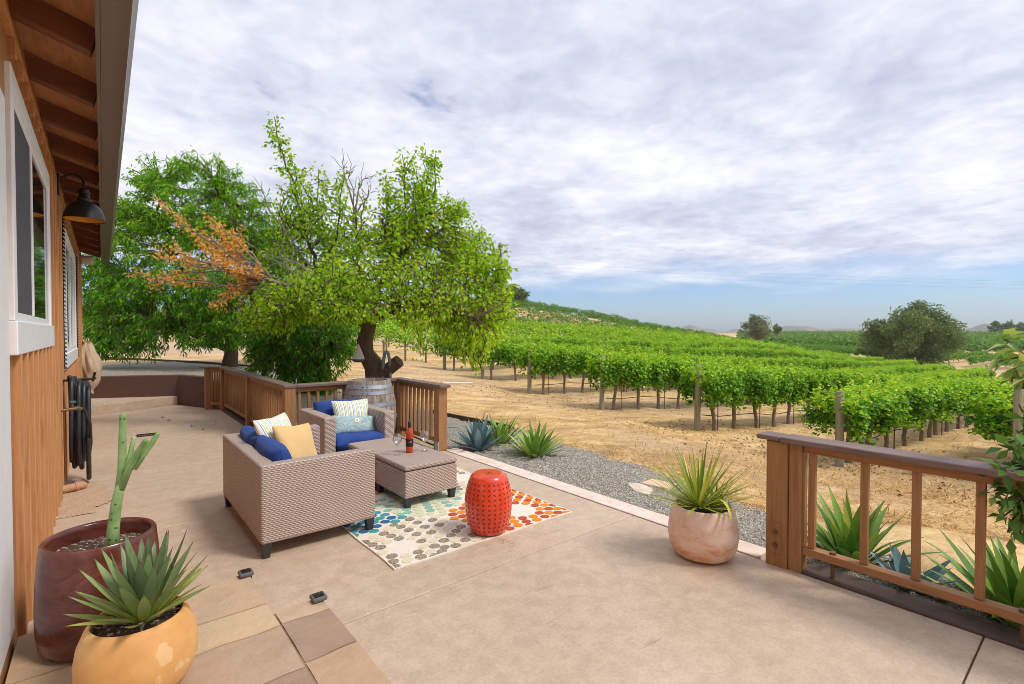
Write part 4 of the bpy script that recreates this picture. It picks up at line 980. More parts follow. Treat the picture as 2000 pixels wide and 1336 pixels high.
for i in range(84):
    t = i/83; az = i*2.39996; el = R(78)-R(72)*t**.75; sp.append(((tx-.03+.015*math.cos(az), ty+.02+.015*math.sin(az), .33+.03*random.random()), az, el, random.uniform(.40,.52), .020, R(random.uniform(-6,6)), random.random()))
for i in range(22):
    t = i/21; az = i*2.39996; el = R(80)-R(62)*t; sp.append(((tx+.07, ty-.05, .32), az, el, random.uniform(.16,.30), .017, R(random.uniform(0,18)), random.random()))
sp.append(((tx-.01, ty-.09, .40), -2.25, R(35), .34, .030, R(150), .95))
blade_obj('yucca', sp, M['yucca'], tp_)
# ================================================================== BED PLANTS AND STONES
def clump(name, label, cat, x, y, n, L, w, mat, el0=88, el1=40, droop=(0,30), spread=.08, part='leaves', group=None, seedrot=0):
    z = h1(x, y)+.01; t = thing(name, label, cat, (x, y, z), group); sp = []
    for i in range(n):
        q = i/max(1, n-1); az = i*2.39996+seedrot; r = spread*math.sqrt(q)
        sp.append(((x+r*math.cos(az), y+r*math.sin(az), z-.01), az+random.uniform(-.3,.3), R(el0-(el0-el1)*q+random.uniform(-6,6)), L*random.uniform(.72,1.08), w*random.uniform(.8,1.15), R(random.uniform(*droop)), min(1, max(0, random.gauss(.45,.25)))))
    blade_obj(part, sp, M[mat], t); return t
clump('blue_agave', 'tall blue-grey agave in the gravel bed by the back railing post', 'agave', 4.10, 5.75, 34, .52, .10, 'blueagave', 86, 22, (-14, 10), .05)
clump('iris_clump', 'green iris clump growing right behind the tall blue agave', 'iris', 4.62, 5.92, 34, .50, .066, 'iris', 86, 34, (5, 45), .10)
clump('iris_clump', 'bushy iris clump alone in the gravel bed, right of the tall blue agave', 'iris', 4.52, 5.02, 52, .46, .066, 'iris', 86, 30, (5, 55), .13, seedrot=1)
clump('iris_clump', 'green iris clump seen between the first balusters of the right railing', 'iris', 4.16, 1.22, 46, .50, .072, 'iris', 86, 36, (5, 45), .10, seedrot=2)
clump('iris_clump', 'wide dark green iris clump at the far right behind the railing', 'iris', 4.06, .36, 52, .50, .074, 'iris', 84, 26, (5, 50), .13, seedrot=3)
clump('blue_agave', 'low spreading blue-grey agave behind the middle of the right railing', 'agave', 4.00, .86, 22, .32, .085, 'blueagave', 62, 10, (-10, 16), .05, seedrot=1)
def stone(name, label, cat, x, y, sx_, sy_, sz, mat, rot=0, flat=False):
    m = MB(); n = 22; vs = []; z0 = h1(x, y)+.015; c, s = math.cos(rot), math.sin(rot)
    rowsx = [(.0,1.0),(.92,1.02),(1.0,.7),(1.0,0)] if flat else [(math.sin(i/7*math.pi/2), math.cos(i/7*math.pi/2)) for i in range(8)]
    for r, zz in rowsx:
        for j in range(n):
            a = 2*math.pi*j/n; q = r*(1+.10*math.sin(a*3+x*9)+.06*math.sin(a*5+y*7)); ex, ey = q*math.cos(a)*sx_, q*math.sin(a)*sy_
            vs.append((x+ex*c-ey*s, y+ex*s+ey*c, z0+zz*sz*(1+.08*math.sin(a*2+r*5))))
    fs = [(i*n+j, (i+1)*n+j, (i+1)*n+(j+1)%n, i*n+(j+1)%n) for i in range(len(rowsx)-1) for j in range(n)]
    return tag(m.add(vs, fs).build(name, M[mat], smooth=40), label, cat)
stone('stepping_stone', 'pale oval flagstone lying in the gravel bed', 'stone', 4.33, 3.17, .10, .19, .025, 'rock', -.5, True)
t = MB().prism([(4.48,3.28),(4.70,3.30),(4.76,3.02),(4.54,2.98)], -.13, h1(4.6,3.15)+.045).build('stepping_stone', M['pinkstone'], bevel=.008); tag(t, 'pinkish rectangular flagstone beside the pale oval one in the gravel', 'stone')
stone('boulder', 'rounded cream stone behind the right railing, under the iris clump', 'stone', 4.06, 1.42, .10, .09, .09, 'rock')
stone('boulder', 'pale stone in the straw behind the pear tree stump', 'stone', *at(793,708,13.5)[:2], .22, .14, .13, 'rock')
pc = at(895, 735, 15.5); pz = h1(pc[0], pc[1])
tag(MB().tube([(pc[0]-.4,pc[1]+.3,pz+.05),(pc[0]+.35,pc[1]-.3,pz+.05)], .035, 10).build('white_pipe', M['white'], smooth=60), 'short white pipe lying on the straw beyond the pear tree', 'pipe')

# ================================================================== TREES
def wob(a, b, n, amt):
    a, b = np.array(a), np.array(b); L = np.linalg.norm(b-a); out = []
    for i in range(n+1):
        t = i/n; out.append(a+(b-a)*t + RNG.normal(0, amt*L, 3)*math.sin(math.pi*t))
    return out
def shoot_leaves(path, n, spread, L, W, droop, acc, r0=None):
    path = np.array(path); k = len(path)-1
    t = RNG.uniform(.05, 1, n)*k; i = np.minimum(t.astype(int), k-1); f = (t-i)[:,None]; p = path[i]*(1-f)+path[i+1]*f
    ax = unit(path[i+1]-path[i]); out = unit(rdir(n)-ax*0); p = p+out*(spread*RNG.random(n)**.5)[:,None]
    D = out*.8+ax*.35+np.array([0,0,-1])*droop; N = rdir(n)*.7+np.array([0,0,.8])
    s = RNG.uniform(.75, 1.15, n); acc.append((p, D, N, L*s, W*s, np.clip(RNG.normal(.45,.22,n) if r0 is None else RNG.normal(r0,.2,n), 0, 1)))
def flush(name, acc, mat, parent, fold=.2):
    P, D, N, L, W, r = [np.concatenate([a[i] for a in acc]) for i in range(6)]
    return leaf_obj(name, P, D, N, L, W, mat, parent, fold, r)
# ---- pear tree
PD = 8.85
def pp(u, v, dd=0): return at(u, v, PD+dd)
base = pp(738, 785); base[2] = h1(base[0], base[1])-.05
pear = thing('pear_tree', 'yellow-green pear tree behind the barrel with one withered orange branch', 'tree', tuple(base))
tm_ = MB()
trunk = [base, pp(737,745), pp(731,715), pp(716,690), pp(712,665,-.1), pp(722,635,-.1), pp(722,600,0)]
tm_.tube(trunk, [.24,.20,.165,.14,.13,.12,.10], 16, lump=.26)
limbs = []
def lm_(a, b, r0, r1, n=6, am=.05):
    w_ = wob(a, b, n, am); tm_.tube(w_, list(np.linspace(r0, r1, n+1)), 8, lump=.15); limbs.append(w_); return w_
T0 = pp(720, 620, -.05)
L1 = lm_(T0, pp(640,560,.5), .10, .05); L2 = lm_(pp(720,610), pp(770,520,-.3), .09, .045); L3 = lm_(pp(720,622,-.1), pp(840,590,-.9), .07, .035)
L4 = lm_(pp(716,635,-.1), pp(620,590,-1.0), .06, .03); L5 = lm_(T0, pp(700,500,.9), .08, .04); L6 = lm_(pp(720,630), pp(850,560,.9), .075, .035)
L7 = lm_(L1[-1], pp(600,470,.4), .05, .03); L8 = lm_(L1[-1], pp(540,575,-.2), .05, .028); lm_(L2[-1], pp(830,420,-.2), .045, .02); lm_(L2[-1], pp(745,430,-.4), .04, .02)
L9 = lm_(L3[-1], pp(930,620,-1.1), .03, .015); lm_(L6[-1], pp(930,520,.8), .035, .015); lm_(L5[-1], pp(690,400,.9), .035, .015); lm_(L4[-1], pp(540,595,-1.1), .03, .015)
L10 = lm_(L1[2], pp(590,545,.9), .05, .02); lm_(L7[-1], pp(545,420,.4), .025, .012)
# sawn stump limb
stp = MB().tube([pp(738,735,-.02), pp(757,722,-.1), pp(780,705,-.16)], [.125,.115,.105], 14, lump=.14)
acc = []
# upright leaders drawn after the photograph: list of (u, v, depth offset) polylines, leaves, spread
lead = [([(600,470,.4),(575,360,.4),(548,290,.35),(536,228,.3)], 190, .14), ([(600,470,.4),(590,400,.5),(572,330,.5)], 120, .2), ([(640,540,.5),(630,440,.6),(622,330,.6)], 170, .17), ([(640,540,.5),(660,440,.2),(672,345,.2)], 130, .15),
        ([(770,520,-.3),(795,420,-.2),(785,300,-.2)], 240, .17), ([(770,520,-.3),(825,420,-.3),(838,330,-.3)], 230, .18), ([(830,420,-.2),(850,370,-.2),(848,318,-.2)], 110, .14), ([(830,470,-.2),(880,430,0),(905,400,0)], 170, .15),
        ([(850,520,.5),(905,480,.6),(950,465,.6)], 150, .16), ([(930,520,.8),(955,500,.7),(972,490,.7)], 90, .14), ([(770,520,-.3),(755,430,-.4),(752,345,-.4)], 180, .16), ([(900,560,-.5),(955,520,-.5),(975,540,-.5)], 160, .18),
        ([(600,520,.4),(560,450,.4),(540,400,.4)], 120, .17), ([(700,500,.9),(705,420,.9),(720,370,.9)], 60, .16)]
tw = MB()
for pl_, n, spd in lead:
    pth = [pp(*q) for q in pl_]; full = []
    for a, b in zip(pth, pth[1:]): full += wob(a, b, 4, .04)[:-1]
    full.append(pth[-1]); tw.tube(full, list(np.linspace(.022, .006, len(full))), 6)
    shoot_leaves(full, int(n*1.3), spd, .070, .051, .45, acc, .38)
    for _ in range(n//16):
        i = random.randrange(2, len(full)-1); e = full[i]+unit(rdir(1)[0]+np.array([0,0,.8]))*random.uniform(.2,.45); sw = wob(full[i], e, 3, .05); tw.tube(sw, [.008,.007,.006,.004], 5); shoot_leaves(sw, 20, .07, .076, .054, .5, acc, .4)
# leafy masses: (u, v, depth, ru, rv, rd, twigs)
mass = [(720,545,-.6,115,64,.7,122,.55), (830,540,-.3,100,72,.9,104,.5), (640,575,-.7,100,48,.8,100,.45), (560,595,-.6,75,42,.7,80,.38), (900,600,-.5,85,75,.8,84,.52), (930,655,-.7,50,55,.5,34,.6), (960,590,-.3,50,50,.6,50,.5), (690,600,-1.1,110,26,.4,60,.42),
        (850,610,-.8,85,36,.6,60,.55), (770,470,-.2,90,55,.7,80,.45), (880,500,.1,70,60,.7,60,.42), (640,500,.4,85,75,.7,42,.35), (560,500,.4,50,65,.6,26,.3), (720,520,.8,150,90,.6,55,.35), (950,625,.2,40,55,.6,28,.5), (530,615,-.5,60,30,.6,50,.35), (870,440,.1,45,55,.6,46,.5), (915,490,.2,55,50,.6,52,.5), (805,410,-.2,45,65,.5,50,.45), (955,545,0,35,40,.5,34,.5), (575,410,.4,45,80,.5,36,.35), (630,430,.5,38,80,.5,34,.35), (690,470,.8,60,60,.6,30,.4)]
LN = np.concatenate([np.array(l) for l in limbs])
for (u, v, dd, ru, rv, rd, n, r0) in mass:
    for _ in range(n):
        q = rdir(1)[0]*random.random()**.4; c = pp(u+q[0]*ru, v+q[1]*rv, dd+q[2]*rd); near = LN[np.argmin(((LN-c)**2).sum(1))]
        out = unit(c-near)*.6+rdir(1)[0]*.6+np.array([0,0,.15 if v < 600 else -.35]); s0 = c-unit(out)*.17; s1 = c+unit(out)*.17
        sw = wob(s0, s1, 3, .06); tw.tube(sw, [.009,.008,.006,.004], 5)
        shoot_leaves(sw, 18, .09, .070, .050, .7, acc, r0)
        if random.random() < .22: tw.tube(wob(near, s0, 4, .05), [.010,.009,.009,.008,.007], 5)
# weeping sprays at the right
for (u, v, dd, n) in [(940,720,-.7,36),(910,690,-.8,30),(872,668,-.8,30),(955,670,-.5,22),(985,600,-.4,50),(990,570,-.3,40),(820,690,-.9,30)]:
    a = pp(u-15, v-95, dd); b = pp(u, v, dd); sw = wob(a, b, 4, .06); tw.tube(sw, [.012,.010,.008,.006,.004], 5); shoot_leaves(sw, n*2, .13, .08, .056, .9, acc, .5)
tm_.build('trunk', M['bark'], pear, smooth=60); tko = bpy.data.objects['trunk']
stp.build('stump_limb', M['bark'], tko, smooth=60)
tw.build('twig', M['bark'], pear, smooth=180)
flush('crown', acc, M['pear'], pear)
# bare grey twigs in the crown
bt_ = MB()
for pl_ in [[(640,560,.4),(560,470,.3),(495,345,.2)], [(640,560,.4),(590,500,.2),(505,370,.2)], [(700,500,.9),(690,400,.7),(678,300,.6)], [(690,430,.7),(700,370,.7),(716,340,.7)], [(690,400,.7),(672,340,.6),(668,310,.6)], [(620,575,.1),(560,520,0),(480,470,-.1)], [(640,570,-.2),(570,555,-.3),(500,525,-.3)], [(630,560,-.3),(590,520,-.4),(540,500,-.4)], [(620,580,-.4),(560,580,-.5),(520,560,-.5)], [(690,450,.7),(672,420,.6),(660,390,.6)], [(690,420,.7),(712,395,.7),(722,372,.7)]]:
    pth = [pp(*q) for q in pl_]; full = wob(pth[0], pth[1], 4, .03)[:-1]+wob(pth[1], pth[2], 4, .05); bt_.tube(full, list(np.linspace(.02, .004, len(full))), 6)
    for _ in range(7):
        i = random.randrange(3, len(full)-1); d = unit(full[i+1]-full[i])+rdir(1)[0]*.8; bt_.tube(wob(full[i], full[i]+unit(d)*random.uniform(.15,.4), 3, .05), [.007,.006,.005,.003], 5)
bt_.build('bare_twigs', M['greybark'], pear, smooth=180)
# withered orange branch
db = MB(); oacc = []
def o_(u, v, dd): return pp(u, v, dd-.4)
root = o_(560,560,-.1); mainb = [L8[2], o_(560,558,0), o_(520,545,-.1)]
db.tube(mainb, [.045,.035,.028], 8)
for (u, v, dd, n) in [(310,400,0,46),(330,480,.1,60),(300,490,-.2,46),(250,535,.1,70),(290,540,-.1,60),(350,545,.2,60),(400,420,.1,80),(430,440,-.2,70),(440,470,.2,80),(380,470,-.1,80),(420,500,-.3,80),(360,505,.2,70),(455,500,.2,70),(470,540,0,60),(490,550,.2,50),(470,570,.1,55),(440,580,-.2,40),(410,600,.1,40),(450,520,-.4,60),(500,530,-.2,50),(395,450,.3,50),(340,420,.2,40)]:
    mid = o_(u*.55+520*.45+random.uniform(-18,18), v*.55+545*.45+random.uniform(-10,10), dd*.6); pth = wob(o_(535,550,-.05), mid, 3, .05)[:-1]+wob(mid, o_(u,v,dd), 5, .05)
    db.tube(pth, list(np.linspace(.018, .004, len(pth))), 6); shoot_leaves(pth[3:], int(n*1.0), .07, .060, .045, .3, oacc)
    for _ in range(3):
        i = random.randrange(3, len(pth)-1); d = unit(pth[i+1]-pth[i])+rdir(1)[0]*.7; e = wob(pth[i], pth[i]+unit(d)*random.uniform(.2,.4), 3, .05); db.tube(e, [.006,.005,.004,.003], 5); shoot_leaves(e, 12, .06, .056, .04, .3, oacc)
dbo = db.build('dead_branch', M['greybark'], pear, smooth=180, label='dead grey branch hung with withered orange leaves'); flush('withered_leaves', oacc, M['orange'], dbo, .35)
# things hanging on the pear tree
sp_ = pp(757, 705, -.26); sb = MB(); pth = []
for i in range(15):
    a = math.pi*(i/14); pth.append(pp(757+7*math.cos(a)-2, 742-55*math.sin(a)**.6, -.12-.26*math.sin(a)))
sb.tube(pth, .028, 8)
tag(sb.build('hanging_strap', M['strap'], smooth=180), 'faded blue-grey strap slung over the sawn stump of the pear tree', 'strap')
fdp = pp(700, 690, -.35); fd = thing('bird_feeder', 'teardrop glass bird feeder hanging from the pear tree', 'feeder', tuple(fdp))
fx, fy, fz = fdp; k = PD/976
MB().lathe([(.0,.16),(.012,.15),(.030,.10),(.055,.04),(.085,-.04),(.10,-.085),(.103,-.10)], fx, fy, fz, 32, closed=False).build('seed_bottle', M['feeder'], fd, smooth=60)
MB().lathe([(.104,-.098),(.106,-.105),(.10,-.125),(.07,-.15),(0,-.155)], fx, fy, fz, 32, closed=False).tube([(fx-.15,fy+.12,fz-.105),(fx+.15,fy-.12,fz-.105)], .006, 6).build('feeding_tray', M['slate'], fd, smooth=60)
MB().tube([(fx,fy,fz+.155),(fx,fy,fz+.72)], .004, 6).build('hanging_wire', M['black'], fd)
# ---- peach trees
def peach(label, base, dist, trunk_uv, limb_uv, masses, L=.15, W=.036, seedr=.45):
    b = np.array(base); b[2] = h1(b[0], b[1])-.05
    t = thing('peach_tree', label, 'tree', tuple(b)); m = MB(); acc = []; Q = lambda u, v, dd=0: at(u, v, dist+dd)
    path = [b]+[Q(*q) for q in trunk_uv]; m.tube(path, list(np.linspace(.21, .15, len(path))), 14, lump=.2); lim = [np.array(path)]
    for (u0,v0,d0,u1,v1,d1,r) in limb_uv:
        w_ = wob(Q(u0,v0,d0), Q(u1,v1,d1), 6, .06); m.tube(w_, list(np.linspace(r, r*.35, 7)), 8, lump=.15); lim.append(np.array(w_))
    LNp = np.concatenate(lim); tg = MB()
    for (u, v, dd, ru, rv, rd, n, r0) in masses:
        for _ in range(n):
            q = rdir(1)[0]*random.random()**.38; c = Q(u+q[0]*ru, v+q[1]*rv, dd+q[2]*rd); near = LNp[np.argmin(((LNp-c)**2).sum(1))]
            out = unit(c-near)*.8+rdir(1)[0]*.5+np.array([0,0,.3 if v < 480 else -.45]); s0, s1 = c-unit(out)*.2, c+unit(out)*.28; s1 = s1+np.array([0,0,-.06])
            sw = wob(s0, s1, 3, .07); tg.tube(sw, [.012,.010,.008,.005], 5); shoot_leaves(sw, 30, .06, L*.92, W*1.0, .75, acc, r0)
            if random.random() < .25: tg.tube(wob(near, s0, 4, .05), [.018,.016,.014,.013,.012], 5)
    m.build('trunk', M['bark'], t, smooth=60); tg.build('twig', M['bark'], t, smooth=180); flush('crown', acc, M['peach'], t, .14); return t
b0 = at(450, 720, 13.2)
peach('tall bright green peach tree behind the back railing, its lowest boughs over the gravel bank', b0, 13.2, [(448,718),(452,690),(452,668)],
      [(452,680,0,400,600,.3,.13),(452,676,0,500,600,-.2,.13),(450,685,0,330,640,-.6,.10),(400,600,.3,330,480,.4,.09),(400,600,.3,260,560,.2,.08),(500,600,-.2,470,480,.3,.09),(500,600,-.2,560,560,.2,.07),(452,670,0,440,500,1.2,.10),(330,640,-.6,230,640,-.5,.05),(470,480,.3,420,350,.3,.05),(330,480,.4,320,350,.3,.05)],
      [(330,420,.2,105,85,1.2,230,.62),(430,430,.5,75,90,1.1,170,.58),(250,470,.3,75,90,1.1,140,.58),(350,560,-.4,130,75,1.2,210,.46),(230,580,.0,75,65,1.1,130,.44),(470,590,-.3,110,70,1.2,170,.44),(250,645,-.6,85,45,.8,120,.42),(400,640,-.5,90,35,.9,90,.42),(540,520,1.2,70,110,1.0,120,.48),(310,345,.1,55,32,.6,50,.62),(430,350,.2,30,40,.4,36,.6),(195,560,.2,38,90,.8,90,.44),(200,660,-.6,30,34,.5,36,.42),(560,600,.6,60,70,.9,110,.44),(370,325,.1,40,22,.4,26,.62),(480,440,.9,45,85,.8,90,.58),(520,480,.9,40,60,.7,60,.5)])  # last value is leaf tone: lighter masses on top, shade painted into lower ones
b1 = at(600, 765, 10.6)
peach('small shade-darkened peach tree with boughs drooping to the gravel behind the railing', b1, 10.6, [(598,755),(596,735),(592,700)],
      [(596,735,0,560,670,-.1,.06),(596,735,0,640,680,-.1,.06),(592,700,0,600,640,.2,.06)],
      [(565,650,0,95,55,.8,240,.36),(600,715,-.1,55,35,.5,110,.38),(640,670,0,45,45,.5,90,.4),(530,685,0,45,42,.5,80,.36),(600,755,-.1,35,22,.3,40,.34),(660,655,.1,35,30,.4,40,.34)], .12, .032)  # low leaf tones put the shade on this foliage into its colour
# ---- distant trees
def far_tree(name, label, cat, u, d, vtop, wpx, mat, n, lf, trunk_h=.22, v_bot=None, group=None, gap=.0):
    p = at(u, 650, d); z = h1(p[0], p[1]); ztop = HC-(vtop-650)*d/FPX; H = ztop-z; Wd = wpx*d/FPX/2
    t = thing(name, label, cat, (p[0], p[1], z), group); m = MB(); b = np.array([p[0], p[1], z-.1]); top = b+np.array([0,0,H*.45+.1])
    tr = wob(b, top, 4, .03); r = max(.05, H*.032); m.tube(tr, list(np.linspace(r*1.3, r*.7, 5)), 10, lump=.15)
    P, D = [], []
    nb = 60; cs = []
    for i in range(nb):
        q = rdir(1)[0]*random.random()**.33; zc = trunk_h+(1-trunk_h)*.5*(1+q[2]); wz = math.sin(math.pi*min(.97, max(.06, .16+.80*(zc-trunk_h)/(1-trunk_h))))**.6
        c = b+np.array([q[0]*Wd*wz*.86, q[1]*Wd*wz*.86, zc*H*.95]); cs.append(c)
        if i < 16: m.tube(wob(tr[2+i % 3], c, 4, .05), [r*.5, r*.4, r*.3, r*.2, r*.12], 6)
    cs = np.array(cs); k = RNG.integers(0, nb, n); s = RNG.uniform(.20,.34,nb)*Wd
    P = cs[k]+rdir(n)*(s[k]*RNG.random(n)**.45)[:,None]*np.array([1,1,.8]); D = rdir(n)+np.array([0,0,.15]); N = rdir(n)+np.array([0,0,.7])
    m.build('trunk', M['greybark'], t, smooth=60); leaf_obj('crown', P, D, N, RNG.uniform(.7,1.3,n)*lf, RNG.uniform(.7,1.3,n)*lf*.7, mat, t, .2, np.clip(RNG.normal(.45,.15,n)+(RNG.random(nb)[k]-.5)*.4, 0, 1)); return t
far_tree('oak_tree', 'big rounded grey-green oak standing beyond the ends of the vine rows', 'tree', 1792, 58, 588, 178, M['oak'], 30000, .24, .08)
far_tree('olive_tree', 'pale shrubby grey tree touching the left side of the big oak', 'tree', 1712, 64, 634, 66, M['greyleaf'], 3500, .26, .08)
far_tree('oak_tree', 'small thin grey-green tree on the vineyard rise, left of the big oak', 'tree', 1478, 70, 611, 66, M['greyleaf'], 3200, .24, .30)
far_tree('pine_tree', 'tiny dark umbrella-shaped tree on the skyline beside the small grey tree', 'tree', 1517, 150, 631, 17, M['oak'], 500, .5, .55)
far_tree('oak_tree', 'dark round bush on the ridge top, showing past the right side of the pear tree', 'tree', 1004, 84, 553, 58, M['oak'], 3000, .4, .06)
for (u, d, vt, w, lb) in [(1945,300,628,26,'dark far tree at the left end of the group on the far right hillside'), (1968,300,626,30,'dark far tree in the middle of the group on the far right hillside'), (1992,300,629,34,'dark far tree at the frame edge on the far right hillside'), (2012,300,627,34,'dark far tree just past the frame edge on the far right hillside')]:
    far_tree('hill_tree', lb, 'tree', u, d, vt, w, M['oak'], 900, 1.3, .05, group='trees on the far right hillside')
def woods():
    n = 9000; u = RNG.uniform(1868, 2040, n); d = RNG.uniform(318, 350, n); P = np.array([at(a, 650, b) for a, b in zip(u, d)]); P[:,2] = hgt(P[:,0], P[:,1])+RNG.random(n)**.7*(2.6+1.4*np.sin(u*.16)+.8*np.sin(u*.41))
    return leaf_obj('distant_woods', P, rdir(n), rdir(n)+np.array([0,0,.6]), 1.1, .9, M['oak'])
tag(woods(), kind='stuff')

# ================================================================== VINEYARD
def vine_crown(seed, n=2700):
    g_ = np.random.default_rng(seed); acc = []
    z = .78+.72*g_.beta(1.4, 1.3, n); x = g_.uniform(-.78, .78, n)
    wid = .12+.32*np.sin(np.clip((z-.68)/.92, 0, 1)*math.pi)**.7; wid *= 1+.22*np.sin(x*4+seed)
    y = np.sign(g_.normal(size=n))*wid*g_.random(n)**.35
    z += .07*np.sin(x*6+seed*2)-.10*(z < .9)*g_.random(n)
    P = np.stack([x,y,z],-1); D = unit(g_.normal(size=(n,3)))*.8+np.stack([0*x, np.sign(y)*.5, -.45+0*x],-1); N = unit(g_.normal(size=(n,3)))*.55+np.stack([0*x, np.sign(y)*.5, .75+0*x],-1)
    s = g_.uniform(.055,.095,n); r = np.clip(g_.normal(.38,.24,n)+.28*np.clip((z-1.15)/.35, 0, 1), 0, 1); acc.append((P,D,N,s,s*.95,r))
    for i in range(38):
        a = np.array([g_.uniform(-.75,.75), g_.uniform(-.3,.3), g_.uniform(1.12,1.38)]); b = a+np.array([g_.normal(0,.13), g_.normal(0,.2), g_.uniform(.12,.40)]); k = 18; t = g_.random(k)[:,None]; p = a+(b-a)*t+g_.normal(0,.035,(k,3)); s = g_.uniform(.045,.08,k)
        acc.append((p, unit(g_.normal(size=(k,3)))+np.array([0,0,.1]), unit(g_.normal(size=(k,3)))*.5+np.array([0,0,.8]), s, s*.9, np.clip(g_.normal(.8,.15,k),0,1)))
    for i in range(6):
        a = np.array([g_.uniform(-.6,.6), g_.choice([-1,1])*g_.uniform(.25,.38), g_.uniform(.85,1.1)]); b = a+np.array([g_.normal(0,.1), a[1]*.4, -g_.uniform(.15,.35)]); k = 20; t = g_.random(k)[:,None]; p = a+(b-a)*t+g_.normal(0,.04,(k,3)); s = g_.uniform(.055,.085,k)
        acc.append((p, unit(g_.normal(size=(k,3)))+np.array([0,0,-.6]), unit(g_.normal(size=(k,3)))*.6+np.array([0,0,.6]), s, s*.9, np.clip(g_.normal(.45,.2,k),0,1)))
    return acc
protos = []
for sd in range(6):
    t = thing('grapevine', 'x', 'grapevine', (0,0,0)); m = MB(); rs = random.Random(sd)
    a = rs.uniform(-.06,.06); b = rs.uniform(-.03,.03)
    m.tube([(a*1.2,b,-.1),(a,b,.02),(a*.7,b+.01,.25),(a*.2,-.01,.5),(0,0,.70),(.0,0,.76)], [.062,.052,.042,.042,.052,.04], 10, lump=.3)
    for s in (-1, 1): m.tube([(0,0,.68),(s*.14,rs.uniform(-.03,.03),.75+rs.uniform(-.02,.04)),(s*.34,rs.uniform(-.03,.03),.74+rs.uniform(-.03,.03)),(s*.60,0,.76+rs.uniform(-.03,.03))], [.05,.038,.032,.022], 8, lump=.35)
    for q in range(9):
        xq = rs.uniform(-.55,.55); m.tube([(xq,0,.75),(xq+rs.uniform(-.05,.05),rs.uniform(-.06,.06),.86),(xq+rs.uniform(-.1,.1),rs.uniform(-.1,.1),1.05)], [.014,.008,.005], 5)
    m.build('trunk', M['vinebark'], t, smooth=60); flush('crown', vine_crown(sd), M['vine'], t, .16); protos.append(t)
ORD = ['first','second','third','fourth','fifth','sixth','seventh','eighth','ninth','tenth','eleventh','twelfth']
ROWS = [(.90, 10.6, 14, 'edge', 'short row at the right edge of the photo'), (2.93, 9.95, 29.0, 'front', 'front row'), (5.92, 10.7, 46.5, 'second', 'second row from the patio'), (9.0, 11.1, 53.0, 'third', 'third row from the patio'),
        (12.3, 11.4, 58.0, 'fourth', 'fourth row from the patio'), (15.4, 11.6, 60.5, 'fifth', 'fifth row from the patio'), (18.5, 11.8, 61, 'sixth', 'sixth row from the patio')]
used_p = set(); n_ind = 0
for (ry, xa, xb, _, rn) in ROWS:
    x = xa; i = 0
    while x < xb and n_ind < 298:
        pi_ = random.randrange(6)
        if pi_ in used_p: o = copy_tree(protos[pi_])
        else: o = protos[pi_]; used_p.add(pi_)
        yy = ry+random.gauss(0,.04); o.location = (x, yy, h1(x, yy)-.02); o.rotation_euler = (0,0,random.gauss(0,.08)+(math.pi if random.random() < .5 else 0)); k = random.uniform(.94,1.07)*(.86 if ry < 4 else 1.0-.2*(x-10)/45); o.scale = (1,1,k)
        if i < 12 and rn != ROWS[0][4]: o['label'] = f'{ORD[i]} grapevine from the end post in the {rn}'
        elif rn == ROWS[0][4]: o['label'] = f'{ORD[i]} grapevine of the {rn}'
        else: o['label'] = f'grapevine past the twelfth plant in the {rn}'
        o['group'] = 'grapevines along the '+rn; i += 1; n_ind += 1; x += random.uniform(1.0, 1.16)
for k in range(6):
    if k not in used_p:
        for ch_ in list(protos[k].children): bpy.data.objects.remove(ch_)
        bpy.data.objects.remove(protos[k])
# end posts
def post(x, y, hh, r, label, lean=0):
    z = h1(x, y); t = MB().tube([(x-.02*lean,y,z-.1),(x,y,z+hh*.5),(x+lean*.05,y,z+hh-.01),(x+lean*.05,y,z+hh)], [r,r*.98,r*.97,r*.86], 14, lump=.06).build('vineyard_post', M['oldpost'], smooth=50)
    tag(t, label, 'post', 'weathered end posts of the vine rows')
post(9.35, .86, 1.42, .048, 'weathered round vineyard post at the right edge, under the vine leaves')
post(9.37, 2.93, 1.24, .065, 'weathered round vineyard post rising behind the right railing cap')
post(10.14, 5.92, 1.47, .065, 'weathered round vineyard post standing free left of the right railing', .5)
post(10.55, 9.0, 1.52, .065, 'weathered vineyard post half hidden by leaves, between the two that stand clear', .8)
post(10.9, 12.4, 1.45, .07, 'weathered vineyard post clear of leaves, the one nearest the pear tree', .3)
post(11.3, 15.6, 1.4, .07, 'weathered vineyard post seen under the right boughs of the pear tree')
post(11.5, 18.7, 1.4, .07, 'weathered vineyard post seen just right of the pear tree stump')
for (x, y, rn) in [(47.2,5.92,'second row from the patio'), (53.8,9.0,'third row from the patio'), (58.8,12.3,'fourth row from the patio')]: post(x, y, 1.5, .08, f'far end post of the {rn}')
def stake(x, y, label):
    z = h1(x, y); tag(MB().tube([(x,y,z-.05),(x+.01,y,z+1.25)], .011, 6).build('vine_stake', M['rust'], smooth=60), label, 'stake', 'rusty stakes beside the vines')
for (ry, xa, xb, _, rn) in ROWS[1:5]:
    for j in range(5): stake(xa+.2+j*2.1, ry-.06, f'thin rusty stake, {ORD[j]} from the end post in the {rn}')
# drip hoses
for (ry, xa, xb, _, rn) in ROWS[1:5]:
    xs = np.arange(xa-.3, xb, .8); m = MB().tube([(x, ry+.05, h1(x, ry)+.34+.03*math.sin(x*2.1)) for x in xs], .011, 6)
    tag(m.build('drip_hose', M['hose'], smooth=180), f'thin black drip hose strung low along the {rn}', 'hose')
